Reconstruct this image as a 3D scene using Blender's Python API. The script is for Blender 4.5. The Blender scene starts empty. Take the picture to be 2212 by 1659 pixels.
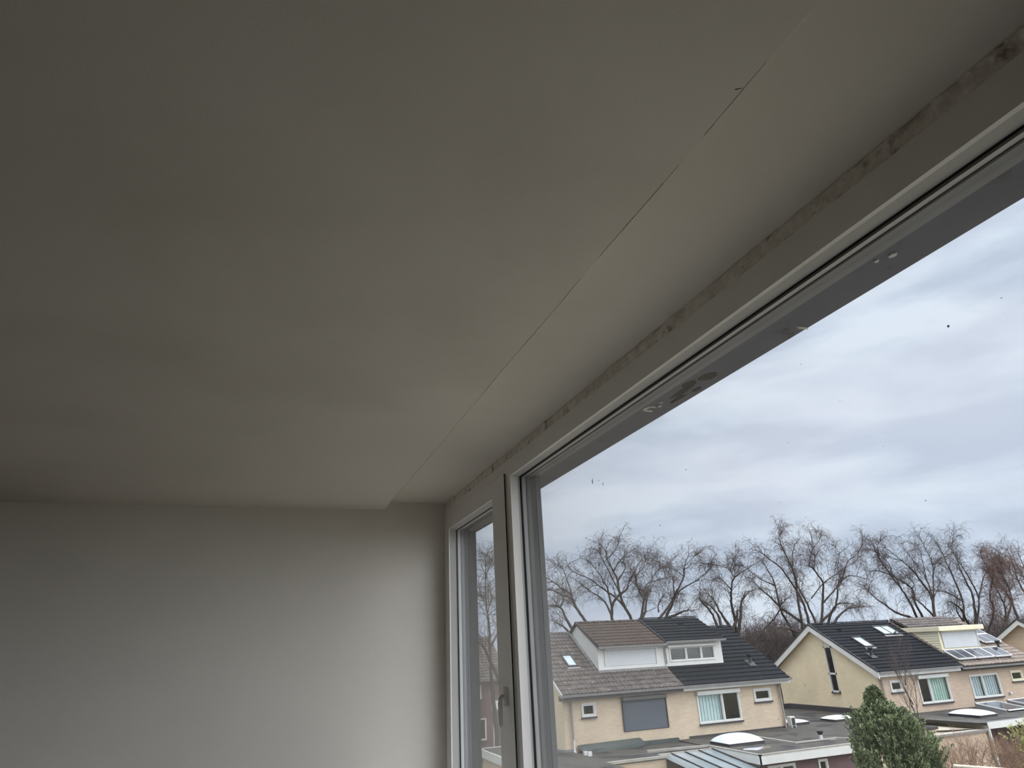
import bpy, math, random
import numpy as np
from mathutils import Vector, Matrix, noise

random.seed(7)
RNG = np.random.default_rng(11)
SOUTH = 1.6      # how much the unseen southern sky is brightened to light the facades
EAST = 4.3       # strength of the bright patch added out of view in the east-south-east
SC = bpy.context.scene
COL = SC.collection

# ------------------------------------------------------------------ camera
# world frame: lens at the origin, +Y along the window wall, +X out of the window, Z up (floor at -1.85)
cam_d = bpy.data.cameras.new('camera')
cam_d.sensor_width = 36.0
cam_d.lens = 36.0 * 1414.1 / 2212.0
cam_d.clip_start = 0.02
cam_d.clip_end = 2000
cam = bpy.data.objects.new('camera', cam_d)
COL.objects.link(cam)
YAW, PIT, ROL = math.radians(20.992), math.radians(21.913), math.radians(2.951)
fw = Vector((math.sin(YAW) * math.cos(PIT), math.cos(YAW) * math.cos(PIT), math.sin(PIT)))
rt = Vector((math.cos(YAW), -math.sin(YAW), 0))
dn = fw.cross(rt)
r2 = rt * math.cos(ROL) + dn * math.sin(ROL)
d2 = -rt * math.sin(ROL) + dn * math.cos(ROL)
Mx = Matrix((r2, -d2, -fw)).transposed().to_4x4()
cam.matrix_world = Mx
SC.camera = cam

# ------------------------------------------------------------------ view and world
SC.view_settings.view_transform = 'Standard'
SC.view_settings.look = 'None'
SC.view_settings.gamma = 1.0
SC.view_settings.use_curve_mapping = False
SC.view_settings.exposure = 0.40
SC.cycles.max_bounces = 12
SC.cycles.diffuse_bounces = 8
SC.cycles.transparent_max_bounces = 24


def lin(c):
    return tuple(((v / 255) / 12.92 if v / 255 <= 0.04045 else ((v / 255 + 0.055) / 1.055) ** 2.4) for v in c) + (1.0,)


def nodes_of(tree):
    tree.nodes.clear()
    return tree.nodes, tree.links


world = bpy.data.worlds.new('overcast_sky')
SC.world = world
world.use_nodes = True
N, L = nodes_of(world.node_tree)
out = N.new('ShaderNodeOutputWorld')
bg = N.new('ShaderNodeBackground')
tc = N.new('ShaderNodeTexCoord')
mp = N.new('ShaderNodeMapping')
mp.inputs['Rotation'].default_value = (0.1, 0.08, 0.3)
mp.inputs['Location'].default_value = (4.3, 4.7, 4.1)
mp.inputs['Scale'].default_value = (1.0, 1.0, 3.6)
nz = N.new('ShaderNodeTexNoise')
nz.inputs['Scale'].default_value = 4.2
nz.inputs['Detail'].default_value = 7
nz.inputs['Roughness'].default_value = 0.52
nz.inputs['Distortion'].default_value = 0.25
rp = N.new('ShaderNodeValToRGB')
rp.color_ramp.elements[0].position = 0.40
rp.color_ramp.elements[0].color = lin((186, 198, 216))
rp.color_ramp.elements[1].position = 0.62
rp.color_ramp.elements[1].color = lin((217, 227, 239))
e = rp.color_ramp.elements.new(0.5)
e.color = lin((201, 212, 228))
L.new(tc.outputs['Generated'], mp.inputs['Vector'])
L.new(mp.outputs[0], nz.inputs['Vector'])
L.new(nz.outputs['Fac'], rp.inputs['Fac'])
# rosy patches where thin cloud lets warmer light through
nz2 = N.new('ShaderNodeTexNoise')
nz2.inputs['Scale'].default_value = 1.7
nz2.inputs['Detail'].default_value = 2
L.new(mp.outputs[0], nz2.inputs['Vector'])
mr2 = N.new('ShaderNodeMapRange')
mr2.inputs['From Min'].default_value = 0.5
mr2.inputs['From Max'].default_value = 0.75
mr2.inputs['To Max'].default_value = 0.55
L.new(nz2.outputs['Fac'], mr2.inputs['Value'])
mixp = N.new('ShaderNodeMixRGB')
mixp.inputs['Color2'].default_value = lin((214, 216, 229))
L.new(mr2.outputs[0], mixp.inputs['Fac'])
L.new(rp.outputs['Color'], mixp.inputs['Color1'])
sep = N.new('ShaderNodeSeparateXYZ')
L.new(tc.outputs['Generated'], sep.inputs[0])
# sky above the view brightened towards the zenith, to light facades and gables
zen = N.new('ShaderNodeMapRange')
zen.interpolation_type = 'SMOOTHSTEP'
zen.inputs['From Min'].default_value = 0.5
zen.inputs['From Max'].default_value = 1.0
zen.inputs['To Min'].default_value = 1.0
zen.inputs['To Max'].default_value = 4.4
L.new(sep.outputs['Z'], zen.inputs['Value'])
# bright southern lobe added behind the lens, to light the facades
south = N.new('ShaderNodeVectorMath')
south.operation = 'DOT_PRODUCT'
south.inputs[1].default_value = Vector((-0.12, -0.68, 0.72)).normalized()
L.new(tc.outputs['Generated'], south.inputs[0])
sm = N.new('ShaderNodeMapRange')
sm.interpolation_type = 'SMOOTHSTEP'
sm.inputs['From Min'].default_value = 0.25
sm.inputs['From Max'].default_value = 1.0
sm.inputs['To Min'].default_value = 1.0
sm.inputs['To Max'].default_value = SOUTH
L.new(south.outputs['Value'], sm.inputs['Value'])
mul = N.new('ShaderNodeMath')
mul.operation = 'MULTIPLY'
L.new(zen.outputs[0], mul.inputs[0])
L.new(sm.outputs[0], mul.inputs[1])
# second bright patch, added unseen in the east-south-east to light the room wall
esee = N.new('ShaderNodeVectorMath')
esee.operation = 'DOT_PRODUCT'
esee.inputs[1].default_value = Vector((0.74, -0.46, 0.48)).normalized()
L.new(tc.outputs['Generated'], esee.inputs[0])
sm2 = N.new('ShaderNodeMapRange')
sm2.interpolation_type = 'SMOOTHSTEP'
sm2.inputs['From Min'].default_value = 0.62
sm2.inputs['From Max'].default_value = 1.0
sm2.inputs['To Min'].default_value = 0.0
sm2.inputs['To Max'].default_value = EAST
L.new(esee.outputs['Value'], sm2.inputs['Value'])
add2 = N.new('ShaderNodeMath')
add2.operation = 'ADD'
L.new(mul.outputs[0], add2.inputs[0])
L.new(sm2.outputs[0], add2.inputs[1])
# the brightened parts of the sky are tinted less blue
wf = N.new('ShaderNodeMapRange')
wf.inputs['From Min'].default_value = 1.0
wf.inputs['From Max'].default_value = 3.0
L.new(add2.outputs[0], wf.inputs['Value'])
warm = N.new('ShaderNodeMixRGB')
warm.inputs['Color2'].default_value = (0.655, 0.668, 0.70, 1)
L.new(wf.outputs[0], warm.inputs['Fac'])
L.new(mixp.outputs[0], warm.inputs['Color1'])
L.new(warm.outputs[0], bg.inputs['Color'])
L.new(add2.outputs[0], bg.inputs['Strength'])
L.new(bg.outputs[0], out.inputs['Surface'])


# ------------------------------------------------------------------ materials
def base_mat(name, rough=0.7, spec=0.4):
    m = bpy.data.materials.new(name)
    m.use_nodes = True
    n, l = nodes_of(m.node_tree)
    o = n.new('ShaderNodeOutputMaterial')
    b = n.new('ShaderNodeBsdfPrincipled')
    b.inputs['Roughness'].default_value = rough
    b.inputs['Specular IOR Level'].default_value = spec
    l.new(b.outputs[0], o.inputs['Surface'])
    return m, n, l, b, o


def mat(name, c1, c2=None, scale=6.0, detail=4, rough=0.7, spec=0.4, bump=0.0, bscale=None, stretch=(1, 1, 1), lo=0.35, hi=0.65, metallic=0.0, c3=None, s3=1.0, lo3=.6, hi3=.7):
    """two-tone noise material on object coordinates; c3 adds a third sparse tone (dirt, lichen)"""
    m, n, l, b, o = base_mat(name, rough, spec)
    b.inputs['Metallic'].default_value = metallic
    c2 = c2 or c1
    t = n.new('ShaderNodeTexCoord')
    mpp = n.new('ShaderNodeMapping')
    mpp.inputs['Scale'].default_value = stretch
    l.new(t.outputs['Object'], mpp.inputs[0])
    z = n.new('ShaderNodeTexNoise')
    z.inputs['Scale'].default_value = scale
    z.inputs['Detail'].default_value = detail
    l.new(mpp.outputs[0], z.inputs['Vector'])
    r = n.new('ShaderNodeValToRGB')
    r.color_ramp.elements[0].position = lo
    r.color_ramp.elements[0].color = lin(c1)
    r.color_ramp.elements[1].position = hi
    r.color_ramp.elements[1].color = lin(c2)
    l.new(z.outputs['Fac'], r.inputs[0])
    last = r.outputs['Color']
    if c3:
        z3 = n.new('ShaderNodeTexNoise')
        z3.inputs['Scale'].default_value = s3
        z3.inputs['Detail'].default_value = 5
        l.new(mpp.outputs[0], z3.inputs['Vector'])
        q = n.new('ShaderNodeMapRange')
        q.inputs['From Min'].default_value = lo3
        q.inputs['From Max'].default_value = hi3
        l.new(z3.outputs['Fac'], q.inputs['Value'])
        mx = n.new('ShaderNodeMixRGB')
        mx.inputs['Color2'].default_value = lin(c3)
        l.new(q.outputs[0], mx.inputs['Fac'])
        l.new(last, mx.inputs['Color1'])
        last = mx.outputs[0]
    l.new(last, b.inputs['Base Color'])
    if bump:
        zb = n.new('ShaderNodeTexNoise')
        zb.inputs['Scale'].default_value = bscale or scale * 4
        zb.inputs['Detail'].default_value = 6
        l.new(mpp.outputs[0], zb.inputs['Vector'])
        bp = n.new('ShaderNodeBump')
        bp.inputs['Strength'].default_value = bump
        bp.inputs['Distance'].default_value = 0.02
        l.new(zb.outputs['Fac'], bp.inputs['Height'])
        l.new(bp.outputs[0], b.inputs['Normal'])
    return m


def brick_mat(name, c1, c2, mortar, axis='X', w=0.22, h=0.062):
    m, n, l, b, o = base_mat(name, 0.85, 0.2)
    t = n.new('ShaderNodeTexCoord')
    s = n.new('ShaderNodeSeparateXYZ')
    c = n.new('ShaderNodeCombineXYZ')
    l.new(t.outputs['Object'], s.inputs[0])
    l.new(s.outputs[axis], c.inputs['X'])
    l.new(s.outputs['Z'], c.inputs['Y'])
    k = n.new('ShaderNodeTexBrick')
    k.inputs['Scale'].default_value = 1.0
    k.inputs['Brick Width'].default_value = w
    k.inputs['Row Height'].default_value = h
    k.inputs['Mortar Size'].default_value = 0.007
    k.inputs['Mortar Smooth'].default_value = 0.3
    k.inputs['Color1'].default_value = lin(c1)
    k.inputs['Color2'].default_value = lin(c2)
    k.inputs['Mortar'].default_value = lin(mortar)
    l.new(c.outputs[0], k.inputs['Vector'])
    z = n.new('ShaderNodeTexNoise')
    z.inputs['Scale'].default_value = 0.9
    z.inputs['Detail'].default_value = 6
    l.new(t.outputs['Object'], z.inputs['Vector'])
    q = n.new('ShaderNodeMapRange')
    q.inputs['From Min'].default_value = 0.3
    q.inputs['From Max'].default_value = 0.7
    q.inputs['To Min'].default_value = 0.9
    q.inputs['To Max'].default_value = 1.06
    l.new(z.outputs['Fac'], q.inputs['Value'])
    mm = n.new('ShaderNodeVectorMath')
    mm.operation = 'SCALE'
    l.new(k.outputs['Color'], mm.inputs[0])
    l.new(q.outputs[0], mm.inputs['Scale'])
    l.new(mm.outputs[0], b.inputs['Base Color'])
    bp = n.new('ShaderNodeBump')
    bp.inputs['Strength'].default_value = 0.5
    bp.inputs['Distance'].default_value = 0.01
    bp.invert = True
    l.new(k.outputs['Fac'], bp.inputs['Height'])
    l.new(bp.outputs[0], b.inputs['Normal'])
    return m


def glass_mat(name, tint=(1, 1, 1, 1), dirt=0.0, refl=1.0):
    m = bpy.data.materials.new(name)
    m.use_nodes = True
    n, l = nodes_of(m.node_tree)
    o = n.new('ShaderNodeOutputMaterial')
    tr = n.new('ShaderNodeBsdfTransparent')
    tr.inputs['Color'].default_value = tint
    gl = n.new('ShaderNodeBsdfGlossy')
    gl.inputs['Roughness'].default_value = 0.02
    fr = n.new('ShaderNodeFresnel')
    # the same reflectance from either side of the thin sheet
    ge = n.new('ShaderNodeNewGeometry')
    io = n.new('ShaderNodeMapRange')
    io.inputs['To Min'].default_value = 1.45
    io.inputs['To Max'].default_value = 1 / 1.45
    l.new(ge.outputs['Backfacing'], io.inputs['Value'])
    l.new(io.outputs[0], fr.inputs['IOR'])
    mu = n.new('ShaderNodeMath')
    mu.operation = 'MULTIPLY'
    mu.inputs[1].default_value = refl
    l.new(fr.outputs[0], mu.inputs[0])
    mx = n.new('ShaderNodeMixShader')
    l.new(mu.outputs[0], mx.inputs[0])
    l.new(tr.outputs[0], mx.inputs[1])
    l.new(gl.outputs[0], mx.inputs[2])
    last = mx.outputs[0]
    if dirt:
        # sparse dried specks and a thin film of dust on the pane
        df = n.new('ShaderNodeBsdfDiffuse')
        df.inputs['Color'].default_value = lin((150, 150, 150))
        t = n.new('ShaderNodeTexCoord')
        v = n.new('ShaderNodeTexVoronoi')
        v.inputs['Scale'].default_value = 34
        z = n.new('ShaderNodeTexNoise')
        z.inputs['Scale'].default_value = 9
        z.inputs['Detail'].default_value = 6
        l.new(t.outputs['Object'], z.inputs['Vector'])
        ad = n.new('ShaderNodeVectorMath')
        ad.operation = 'ADD'
        sc = n.new('ShaderNodeVectorMath')
        sc.operation = 'SCALE'
        sc.inputs['Scale'].default_value = 0.09
        l.new(z.outputs['Color'], sc.inputs[0])
        l.new(t.outputs['Object'], ad.inputs[0])
        l.new(sc.outputs[0], ad.inputs[1])
        l.new(ad.outputs[0], v.inputs['Vector'])
        cr = n.new('ShaderNodeMapRange')
        cr.inputs['From Min'].default_value = 0.03
        cr.inputs['From Max'].default_value = 0.075
        cr.inputs['To Min'].default_value = 0.5
        cr.inputs['To Max'].default_value = 0.0
        l.new(v.outputs['Distance'], cr.inputs['Value'])
        sx = n.new('ShaderNodeSeparateXYZ')
        l.new(v.outputs['Color'], sx.inputs[0])
        ck = n.new('ShaderNodeMath')
        ck.operation = 'GREATER_THAN'
        ck.inputs[1].default_value = 0.955
        l.new(sx.outputs['X'], ck.inputs[0])
        m1 = n.new('ShaderNodeMath')
        m1.operation = 'MULTIPLY_ADD'
        l.new(cr.outputs[0], m1.inputs[0])
        l.new(ck.outputs[0], m1.inputs[1])
        m1.inputs[2].default_value = dirt
        m2 = n.new('ShaderNodeMixShader')
        l.new(m1.outputs[0], m2.inputs[0])
        l.new(last, m2.inputs[1])
        l.new(df.outputs[0], m2.inputs[2])
        last = m2.outputs[0]
    l.new(last, o.inputs['Surface'])
    return m


M = {}
M['plaster'] = mat('painted_plaster', (214, 209, 201), (220, 215, 207), scale=1.3, detail=3, rough=0.85, spec=0.15, bump=0.06, bscale=220)
M['ceiling'] = mat('painted_ceiling_board', (216, 210, 200), (222, 216, 207), scale=1.1, detail=3, rough=0.85, spec=0.15, bump=0.05, bscale=260, c3=(204, 198, 187), s3=0.8, lo3=.56, hi3=.75)
M['rubble'] = mat('broken_plaster', (232, 226, 214), (252, 248, 240), scale=38, detail=6, rough=0.95, spec=0.1, bump=.35, bscale=150, c3=(165, 150, 136), s3=21, lo3=.6, hi3=.7)
M['low_bounce'] = mat('dark_low_bounce_wall', (96, 88, 80), (102, 94, 86), scale=2, rough=.8)  # for the unseen walls, kept dark to cut bounce onto the far wall
M['floorwood'] = mat('laminate_floor', (156, 150, 142), (168, 162, 154), scale=5, rough=0.5, stretch=(1, 8, 1))
M['pvc'] = mat('white_window_plastic', (238, 236, 233), (241, 239, 236), scale=3, rough=0.38, spec=0.4)
M['bounce_sill'] = mat('white_bounce_sill', (244, 243, 240), (247, 246, 243), scale=3, rough=0.45)
M['pvc_bead'] = mat('white_glazing_bead_plastic', (197, 197, 196), (202, 202, 201), scale=3, rough=0.35)
M['rubber'] = mat('black_rubber', (16, 16, 17), (24, 24, 25), scale=20, rough=0.6)
M['alu'] = mat('bright_aluminium_spacer', (206, 207, 208), (216, 217, 218), scale=8, rough=0.5, metallic=0.0)
M['outer_grey'] = mat('grey_outer_profile', (116, 118, 125), (128, 130, 137), scale=4, rough=0.5, stretch=(1, 1, .3))
M['outer_dark'] = mat('anthracite_outer_profile', (50, 53, 59), (58, 61, 68), scale=4, rough=0.55, stretch=(4, 1, .3))
M['soffit'] = mat('anthracite_window_head', (74, 76, 92), (88, 90, 106), scale=3, rough=0.6, c3=(42, 42, 48), s3=14, lo3=.62, hi3=.72)
M['pane'] = glass_mat('window_pane_glass', (0.985, 0.99, 0.99, 1), dirt=0.006)
M['metal'] = mat('pale_handle_enamel', (206, 203, 198), (212, 209, 204), rough=0.35)
M['cobweb'] = mat('dusty_cobweb', (186, 186, 186), (204, 204, 204), scale=30, rough=0.9)
M['grime'] = mat('black_grime', (44, 42, 42), (58, 54, 52), scale=30, rough=0.95)
M['brickX'] = brick_mat('sand_brick_facade', (206, 188, 164), (194, 175, 151), (182, 169, 152), 'X')
M['brickY'] = brick_mat('sand_brick_gable_lit', (226, 210, 178), (216, 199, 168), (202, 190, 168), 'Y')  # same brick lightened, the light on the gables put into its colour
M['brickP'] = brick_mat('rosy_sand_brick_facade', (198, 176, 155), (186, 165, 146), (174, 160, 145), 'X')
M['tile_brown'] = mat('weathered_brown_roof_tile', (60, 54, 51), (90, 83, 80), scale=3.2, detail=8, rough=0.8, c3=(130, 123, 118), s3=5.5, lo3=.6, hi3=.72)
M['tile_brown_clean'] = mat('brown_roof_tile', (52, 42, 37), (67, 55, 48), scale=4, detail=8, rough=0.8)
M['tile_dark'] = mat('anthracite_roof_tile', (25, 27, 31), (31, 34, 39), scale=3, detail=5, rough=0.7, spec=0.06)
M['tile_pale'] = mat('pale_brown_roof_tile', (104, 93, 85), (128, 116, 107), scale=3, detail=8, rough=0.8, c3=(112, 104, 94), s3=4, lo3=.52, hi3=.66)
M['white'] = mat('white_board', (198, 198, 194), (206, 206, 202), scale=2, rough=0.5)
M['cream'] = mat('cream_board', (214, 206, 178), (220, 213, 188), scale=2, rough=0.55)
M['shutter_white'] = mat('white_shutter_slats', (184, 187, 190), (190, 193, 196), scale=2, rough=0.5)
M['shutter_grey'] = mat('slate_shutter_slats', (74, 81, 89), (80, 87, 95), scale=2, rough=0.5)
M['box_grey'] = mat('grey_shutter_box', (92, 90, 88), (100, 98, 96), scale=3, rough=0.6)
M['gutter'] = mat('grey_zinc_gutter', (118, 116, 116), (130, 128, 128), scale=5, rough=0.5)
M['darktrim'] = mat('dark_lead_trim', (50, 48, 52), (62, 60, 64), scale=5, rough=0.7)
M['pipe'] = mat('grey_downpipe', (140, 132, 124), (150, 142, 134), scale=5, rough=0.6)
M['felt'] = mat('grey_roofing_felt', (52, 50, 47), (68, 66, 61), scale=1.1, detail=7, rough=0.8, c3=(36, 35, 37), s3=.7, lo3=.55, hi3=.6)
M['felt_green'] = mat('green_grey_roofing_felt', (60, 68, 66), (72, 80, 78), scale=3, rough=0.8)
M['felt_beige'] = mat('beige_gravelled_roof', (158, 148, 132), (170, 160, 144), scale=2, detail=7, rough=0.85)
M['kerb'] = mat('pale_roof_edge_trim', (146, 142, 134), (160, 156, 148), scale=3, rough=0.6)
M['dome'] = mat('milky_acrylic_dome', (196, 202, 208), (204, 210, 216), scale=2, rough=0.18, spec=0.6)
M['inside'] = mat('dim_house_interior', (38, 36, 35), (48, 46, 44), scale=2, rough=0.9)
M['house_glass'] = glass_mat('house_window_glass', (0.95, 0.97, 0.97, 1), refl=1.4)
M['blind'] = mat('pale_teal_vertical_blind', (200, 220, 218), (214, 230, 228), scale=2, rough=0.8)
M['curtain_green'] = mat('pale_green_curtain', (172, 200, 186), (196, 220, 208), scale=4, rough=0.9)
M['curtain_grey'] = mat('pale_grey_curtain', (188, 202, 206), (202, 214, 218), scale=4, rough=0.9)
M['skylight'] = mat('skylight_glass_painted_reflection', (150, 164, 172), (162, 176, 184), scale=3, rough=0.1, spec=0.7)  # opaque pale tone painted in for the sky reflected in the glass
M['solar'] = mat('solar_cells', (48, 53, 62), (62, 67, 76), scale=2, rough=0.15, spec=0.8)
M['veranda_glass'] = mat('milky_veranda_roof_sheet', (112, 122, 126), (140, 150, 155), scale=.9, rough=0.15, spec=0.6, stretch=(2.2, .4, 1))
M['black'] = mat('black_metal', (38, 38, 40), (46, 46, 48), rough=0.5)
M['bark'] = mat('grey_brown_bark', (56, 50, 47), (76, 69, 64), scale=3, detail=6, rough=0.9, spec=0.1)
M['twig'] = mat('mauve_brown_twig', (80, 71, 69), (96, 86, 83), scale=1.5, rough=0.9, spec=0.1)
M['twig_red'] = mat('reddish_brown_twig', (96, 78, 73), (112, 93, 87), scale=1.5, rough=0.9, spec=0.1)
M['twig_tan'] = mat('tan_shrub_twig', (140, 114, 96), (162, 138, 118), scale=1.5, rough=0.9, spec=0.1)
M['leaf'] = mat('dark_evergreen_leaf', (88, 102, 68), (122, 134, 96), scale=2.2, detail=6, rough=0.5, spec=0.5, c3=(132, 142, 104), s3=3.1, lo3=.55, hi3=.7)
M['leaf_yellow'] = mat('yellow_green_leaf', (146, 150, 88), (170, 172, 112), scale=2, rough=0.6)
M['grass'] = mat('winter_lawn', (92, 90, 74), (112, 104, 90), scale=.5, detail=8, rough=0.95, spec=0.1)
M['timber'] = mat('pale_weathered_timber', (186, 176, 158), (200, 190, 172), scale=3, rough=0.85)
M['maroon'] = mat('maroon_wall_paint', (96, 76, 78), (104, 84, 86), scale=3, rough=0.85)
M['puddle'] = mat('standing_rainwater', (58, 60, 60), (64, 66, 66), rough=0.04, spec=0.8)
M['render'] = mat('rendered_outer_wall', (180, 172, 158), (190, 182, 168), scale=3, rough=0.9)


# ------------------------------------------------------------------ mesh helpers
class MB:
    def __init__(s):
        s.v = []
        s.f = []

    def quad(s, a, b, c, d):
        i = len(s.v)
        s.v += [a, b, c, d]
        s.f.append((i, i + 1, i + 2, i + 3))

    def poly(s, pts):
        i = len(s.v)
        s.v += list(pts)
        s.f.append(tuple(range(i, i + len(pts))))

    def box(s, x0, x1, y0, y1, z0, z1):
        i = len(s.v)
        s.v += [(x0, y0, z0), (x1, y0, z0), (x1, y1, z0), (x0, y1, z0), (x0, y0, z1), (x1, y0, z1), (x1, y1, z1), (x0, y1, z1)]
        for q in ((0, 3, 2, 1), (4, 5, 6, 7), (0, 1, 5, 4), (1, 2, 6, 5), (2, 3, 7, 6), (3, 0, 4, 7)):
            s.f.append(tuple(i + k for k in q))
        return s

    def prism(s, prof, fn, a, b, cap=True):
        """closed 2-D profile swept from parameter a to b; fn(p, t) gives the 3-D point"""
        n = len(prof)
        i = len(s.v)
        s.v += [fn(p, a) for p in prof] + [fn(p, b) for p in prof]
        for k in range(n):
            s.f.append((i + k, i + (k + 1) % n, i + n + (k + 1) % n, i + n + k))
        if cap:
            s.f.append(tuple(i + k for k in range(n))[::-1])
            s.f.append(tuple(i + n + k for k in range(n)))
        return s

    def tube(s, pts, rad, n=8, cap=True):
        rad = rad if hasattr(rad, '__len__') else [rad] * len(pts)
        P = [Vector(p) for p in pts]
        i0 = len(s.v)
        up = Vector((0.31, 0.17, 0.93))
        for k, p in enumerate(P):
            t = (P[min(k + 1, len(P) - 1)] - P[max(k - 1, 0)]).normalized()
            a = t.cross(up)
            if a.length < 1e-3:
                a = t.cross(Vector((1, 0, 0)))
            a.normalize()
            b = t.cross(a)
            for j in range(n):
                w = 2 * math.pi * j / n
                s.v.append(tuple(p + (a * math.cos(w) + b * math.sin(w)) * rad[k]))
        for k in range(len(P) - 1):
            for j in range(n):
                q = i0 + k * n
                s.f.append((q + j, q + (j + 1) % n, q + n + (j + 1) % n, q + n + j))
        if cap:
            s.f.append(tuple(i0 + j for j in range(n))[::-1])
            q = i0 + (len(P) - 1) * n
            s.f.append(tuple(q + j for j in range(n)))
        return s

    def build(s, name, m, parent=None, smooth=False, bevel=0.0, origin=None):
        me = bpy.data.meshes.new(name)
        me.from_pydata([tuple(p) for p in s.v], [], s.f)
        me.materials.append(m)
        me.update()
        if smooth:
            me.polygons.foreach_set('use_smooth', [True] * len(me.polygons))
        o = bpy.data.objects.new(name, me)
        COL.objects.link(o)
        if parent is not None:
            o.parent = parent
        if bevel:
            bv = o.modifiers.new('bevel', 'BEVEL')
            bv.width = bevel
            bv.segments = 2
            bv.limit_method = 'ANGLE'
        return o


def tag(o, label=None, cat=None, group=None, kind=None):
    if label:
        o['label'] = label
    if cat:
        o['category'] = cat
    if group:
        o['group'] = group
    if kind:
        o['kind'] = kind
    return o


def thing(name, label, cat, group=None, kind=None, loc=(0, 0, 0)):
    o = bpy.data.objects.new(name, None)
    o.empty_display_size = 0.2
    COL.objects.link(o)
    return tag(o, label, cat, group, kind)


def bx(name, m, parent, x0, x1, y0, y1, z0, z1, bevel=0.0):
    return MB().box(x0, x1, y0, y1, z0, z1).build(name, m, parent, bevel=bevel)


def batch_tubes(name, m, parent, P, R, n=3):
    """P (N,K,3) polylines, R (N,K) radii -> one mesh of thin tubes"""
    P = np.asarray(P, float)
    R = np.asarray(R, float)
    Nn, K, _ = P.shape
    T = np.empty_like(P)
    T[:, 1:-1] = P[:, 2:] - P[:, :-2]
    T[:, 0] = P[:, 1] - P[:, 0]
    T[:, -1] = P[:, -1] - P[:, -2]
    T /= np.linalg.norm(T, axis=2, keepdims=True) + 1e-9
    A = np.cross(T, np.array([0.31, 0.93, 0.17]))
    A /= np.linalg.norm(A, axis=2, keepdims=True) + 1e-9
    B = np.cross(T, A)
    w = 2 * np.pi * np.arange(n) / n
    V = P[:, :, None, :] + R[:, :, None, None] * (A[:, :, None, :] * np.cos(w)[None, None, :, None] + B[:, :, None, :] * np.sin(w)[None, None, :, None])
    V = V.reshape(-1, 3)
    base = (np.arange(Nn)[:, None, None] * K + np.arange(K - 1)[None, :, None]) * n
    j = np.arange(n)[None, None, :]
    j2 = (j + 1) % n
    F = np.stack([base + j, base + j2, base + n + j2, base + n + j], axis=-1).reshape(-1, 4)
    me = bpy.data.meshes.new(name)
    me.vertices.add(len(V))
    me.vertices.foreach_set('co', V.ravel())
    me.loops.add(F.size)
    me.loops.foreach_set('vertex_index', F.ravel().astype(np.int32))
    me.polygons.add(len(F))
    me.polygons.foreach_set('loop_start', np.arange(0, F.size, 4, dtype=np.int32))
    me.materials.append(m)
    me.update(calc_edges=True)
    me.polygons.foreach_set('use_smooth', [True] * len(F))
    o = bpy.data.objects.new(name, me)
    COL.objects.link(o)
    if parent is not None:
        o.parent = parent
    return o

# ================================================================== THE ROOM
ZC, ZM = 0.777, 0.731        # window strip of the ceiling, main ceiling board (hangs 4.6 cm lower)
XS = 0.592                   # edge of the main ceiling board
YW = 3.59                    # far wall
X0, Y0, ZF = -3.6, -3.4, -1.85
XF, XG = 0.935, 0.98         # window frame face, glass


def struct(o):
    o['kind'] = 'structure'
    return o


struct(bx('floor', M['floorwood'], None, X0, XF, Y0, YW, ZF - 0.2, ZF))
struct(bx('wall_left', M['plaster'], None, X0 - 0.15, 1.06, YW, YW + 0.30, ZF - 0.2, 1.2))
struct(bx('wall_back', M['low_bounce'], None, X0 - 0.15, X0, Y0, YW, ZF - 0.2, 1.2))
struct(bx('wall_front', M['low_bounce'], None, X0 - 0.15, 1.30, Y0 - 0.15, Y0, ZF - 0.2, 1.2))
# the main ceiling board, its free edge rounded, a thin dark line along it, built below
prof = [(X0, ZM), (XS - 0.0015, ZM), (XS, ZM + 0.0015), (XS, ZM + 0.02), (XS, 1.0), (X0, 1.0)]
mb = MB()
ys = [Y0 + (YW - Y0) * k / 90 for k in range(91)]
for a, b in zip(ys[:-1], ys[1:]):
    wa = 0.0012 * math.sin(a * 3.1) + 0.0008 * math.sin(a * 11)
    wb = 0.0012 * math.sin(b * 3.1) + 0.0008 * math.sin(b * 11)
    pa = [(p[0] + (wa if 0.3 < p[0] else 0), a, p[1]) for p in prof]
    pb = [(p[0] + (wb if 0.3 < p[0] else 0), b, p[1]) for p in prof]
    for k in range(len(prof)):
        j = (k + 1) % len(prof)
        mb.quad(pa[k], pa[j], pb[j], pb[k])
struct(mb.build('ceiling', M['ceiling'], None))
struct(bx('ceiling', M['ceiling'], None, XS, 0.947, Y0, YW, ZC, 1.0))
# window wall: lintel above, parapet below, solid part behind the lens
SILL = -0.78
WY0 = 0.22                 # near end of the window
mb = MB()
mb.box(0.965, 1.145, WY0, YW, 0.70, 1.2)         # lintel core
mb.box(0.947, 1.145, Y0, YW, ZC, 1.2)
mb.box(XF, 1.145, Y0, WY0, ZF - 0.2, ZC)         # solid wall behind the lens
mb.box(XF - 0.02, 1.145, WY0, YW, ZF - 0.2, SILL)  # parapet
struct(mb.build('wall_right', M['plaster'], None))
struct(bx('trim_1', M['soffit'], None, 1.049, 1.149, WY0, YW, 0.661, 0.76))      # head flashing, seen from below through the glass
struct(bx('trim_2', M['render'], None, 1.149, 1.30, Y0, YW, 0.757, 1.6))          # outer leaf
struct(bx('trim_3', M['render'], None, 1.149, 1.30, Y0, YW, -7.5, SILL - 0.06))
struct(bx('unseen_bounce_board', M['bounce_sill'], None, 0.50, XF + .02, WY0, YW, SILL, SILL + 0.03, bevel=0.004))   # inside window board, unseen, made deep and white to bounce light upwards

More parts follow.
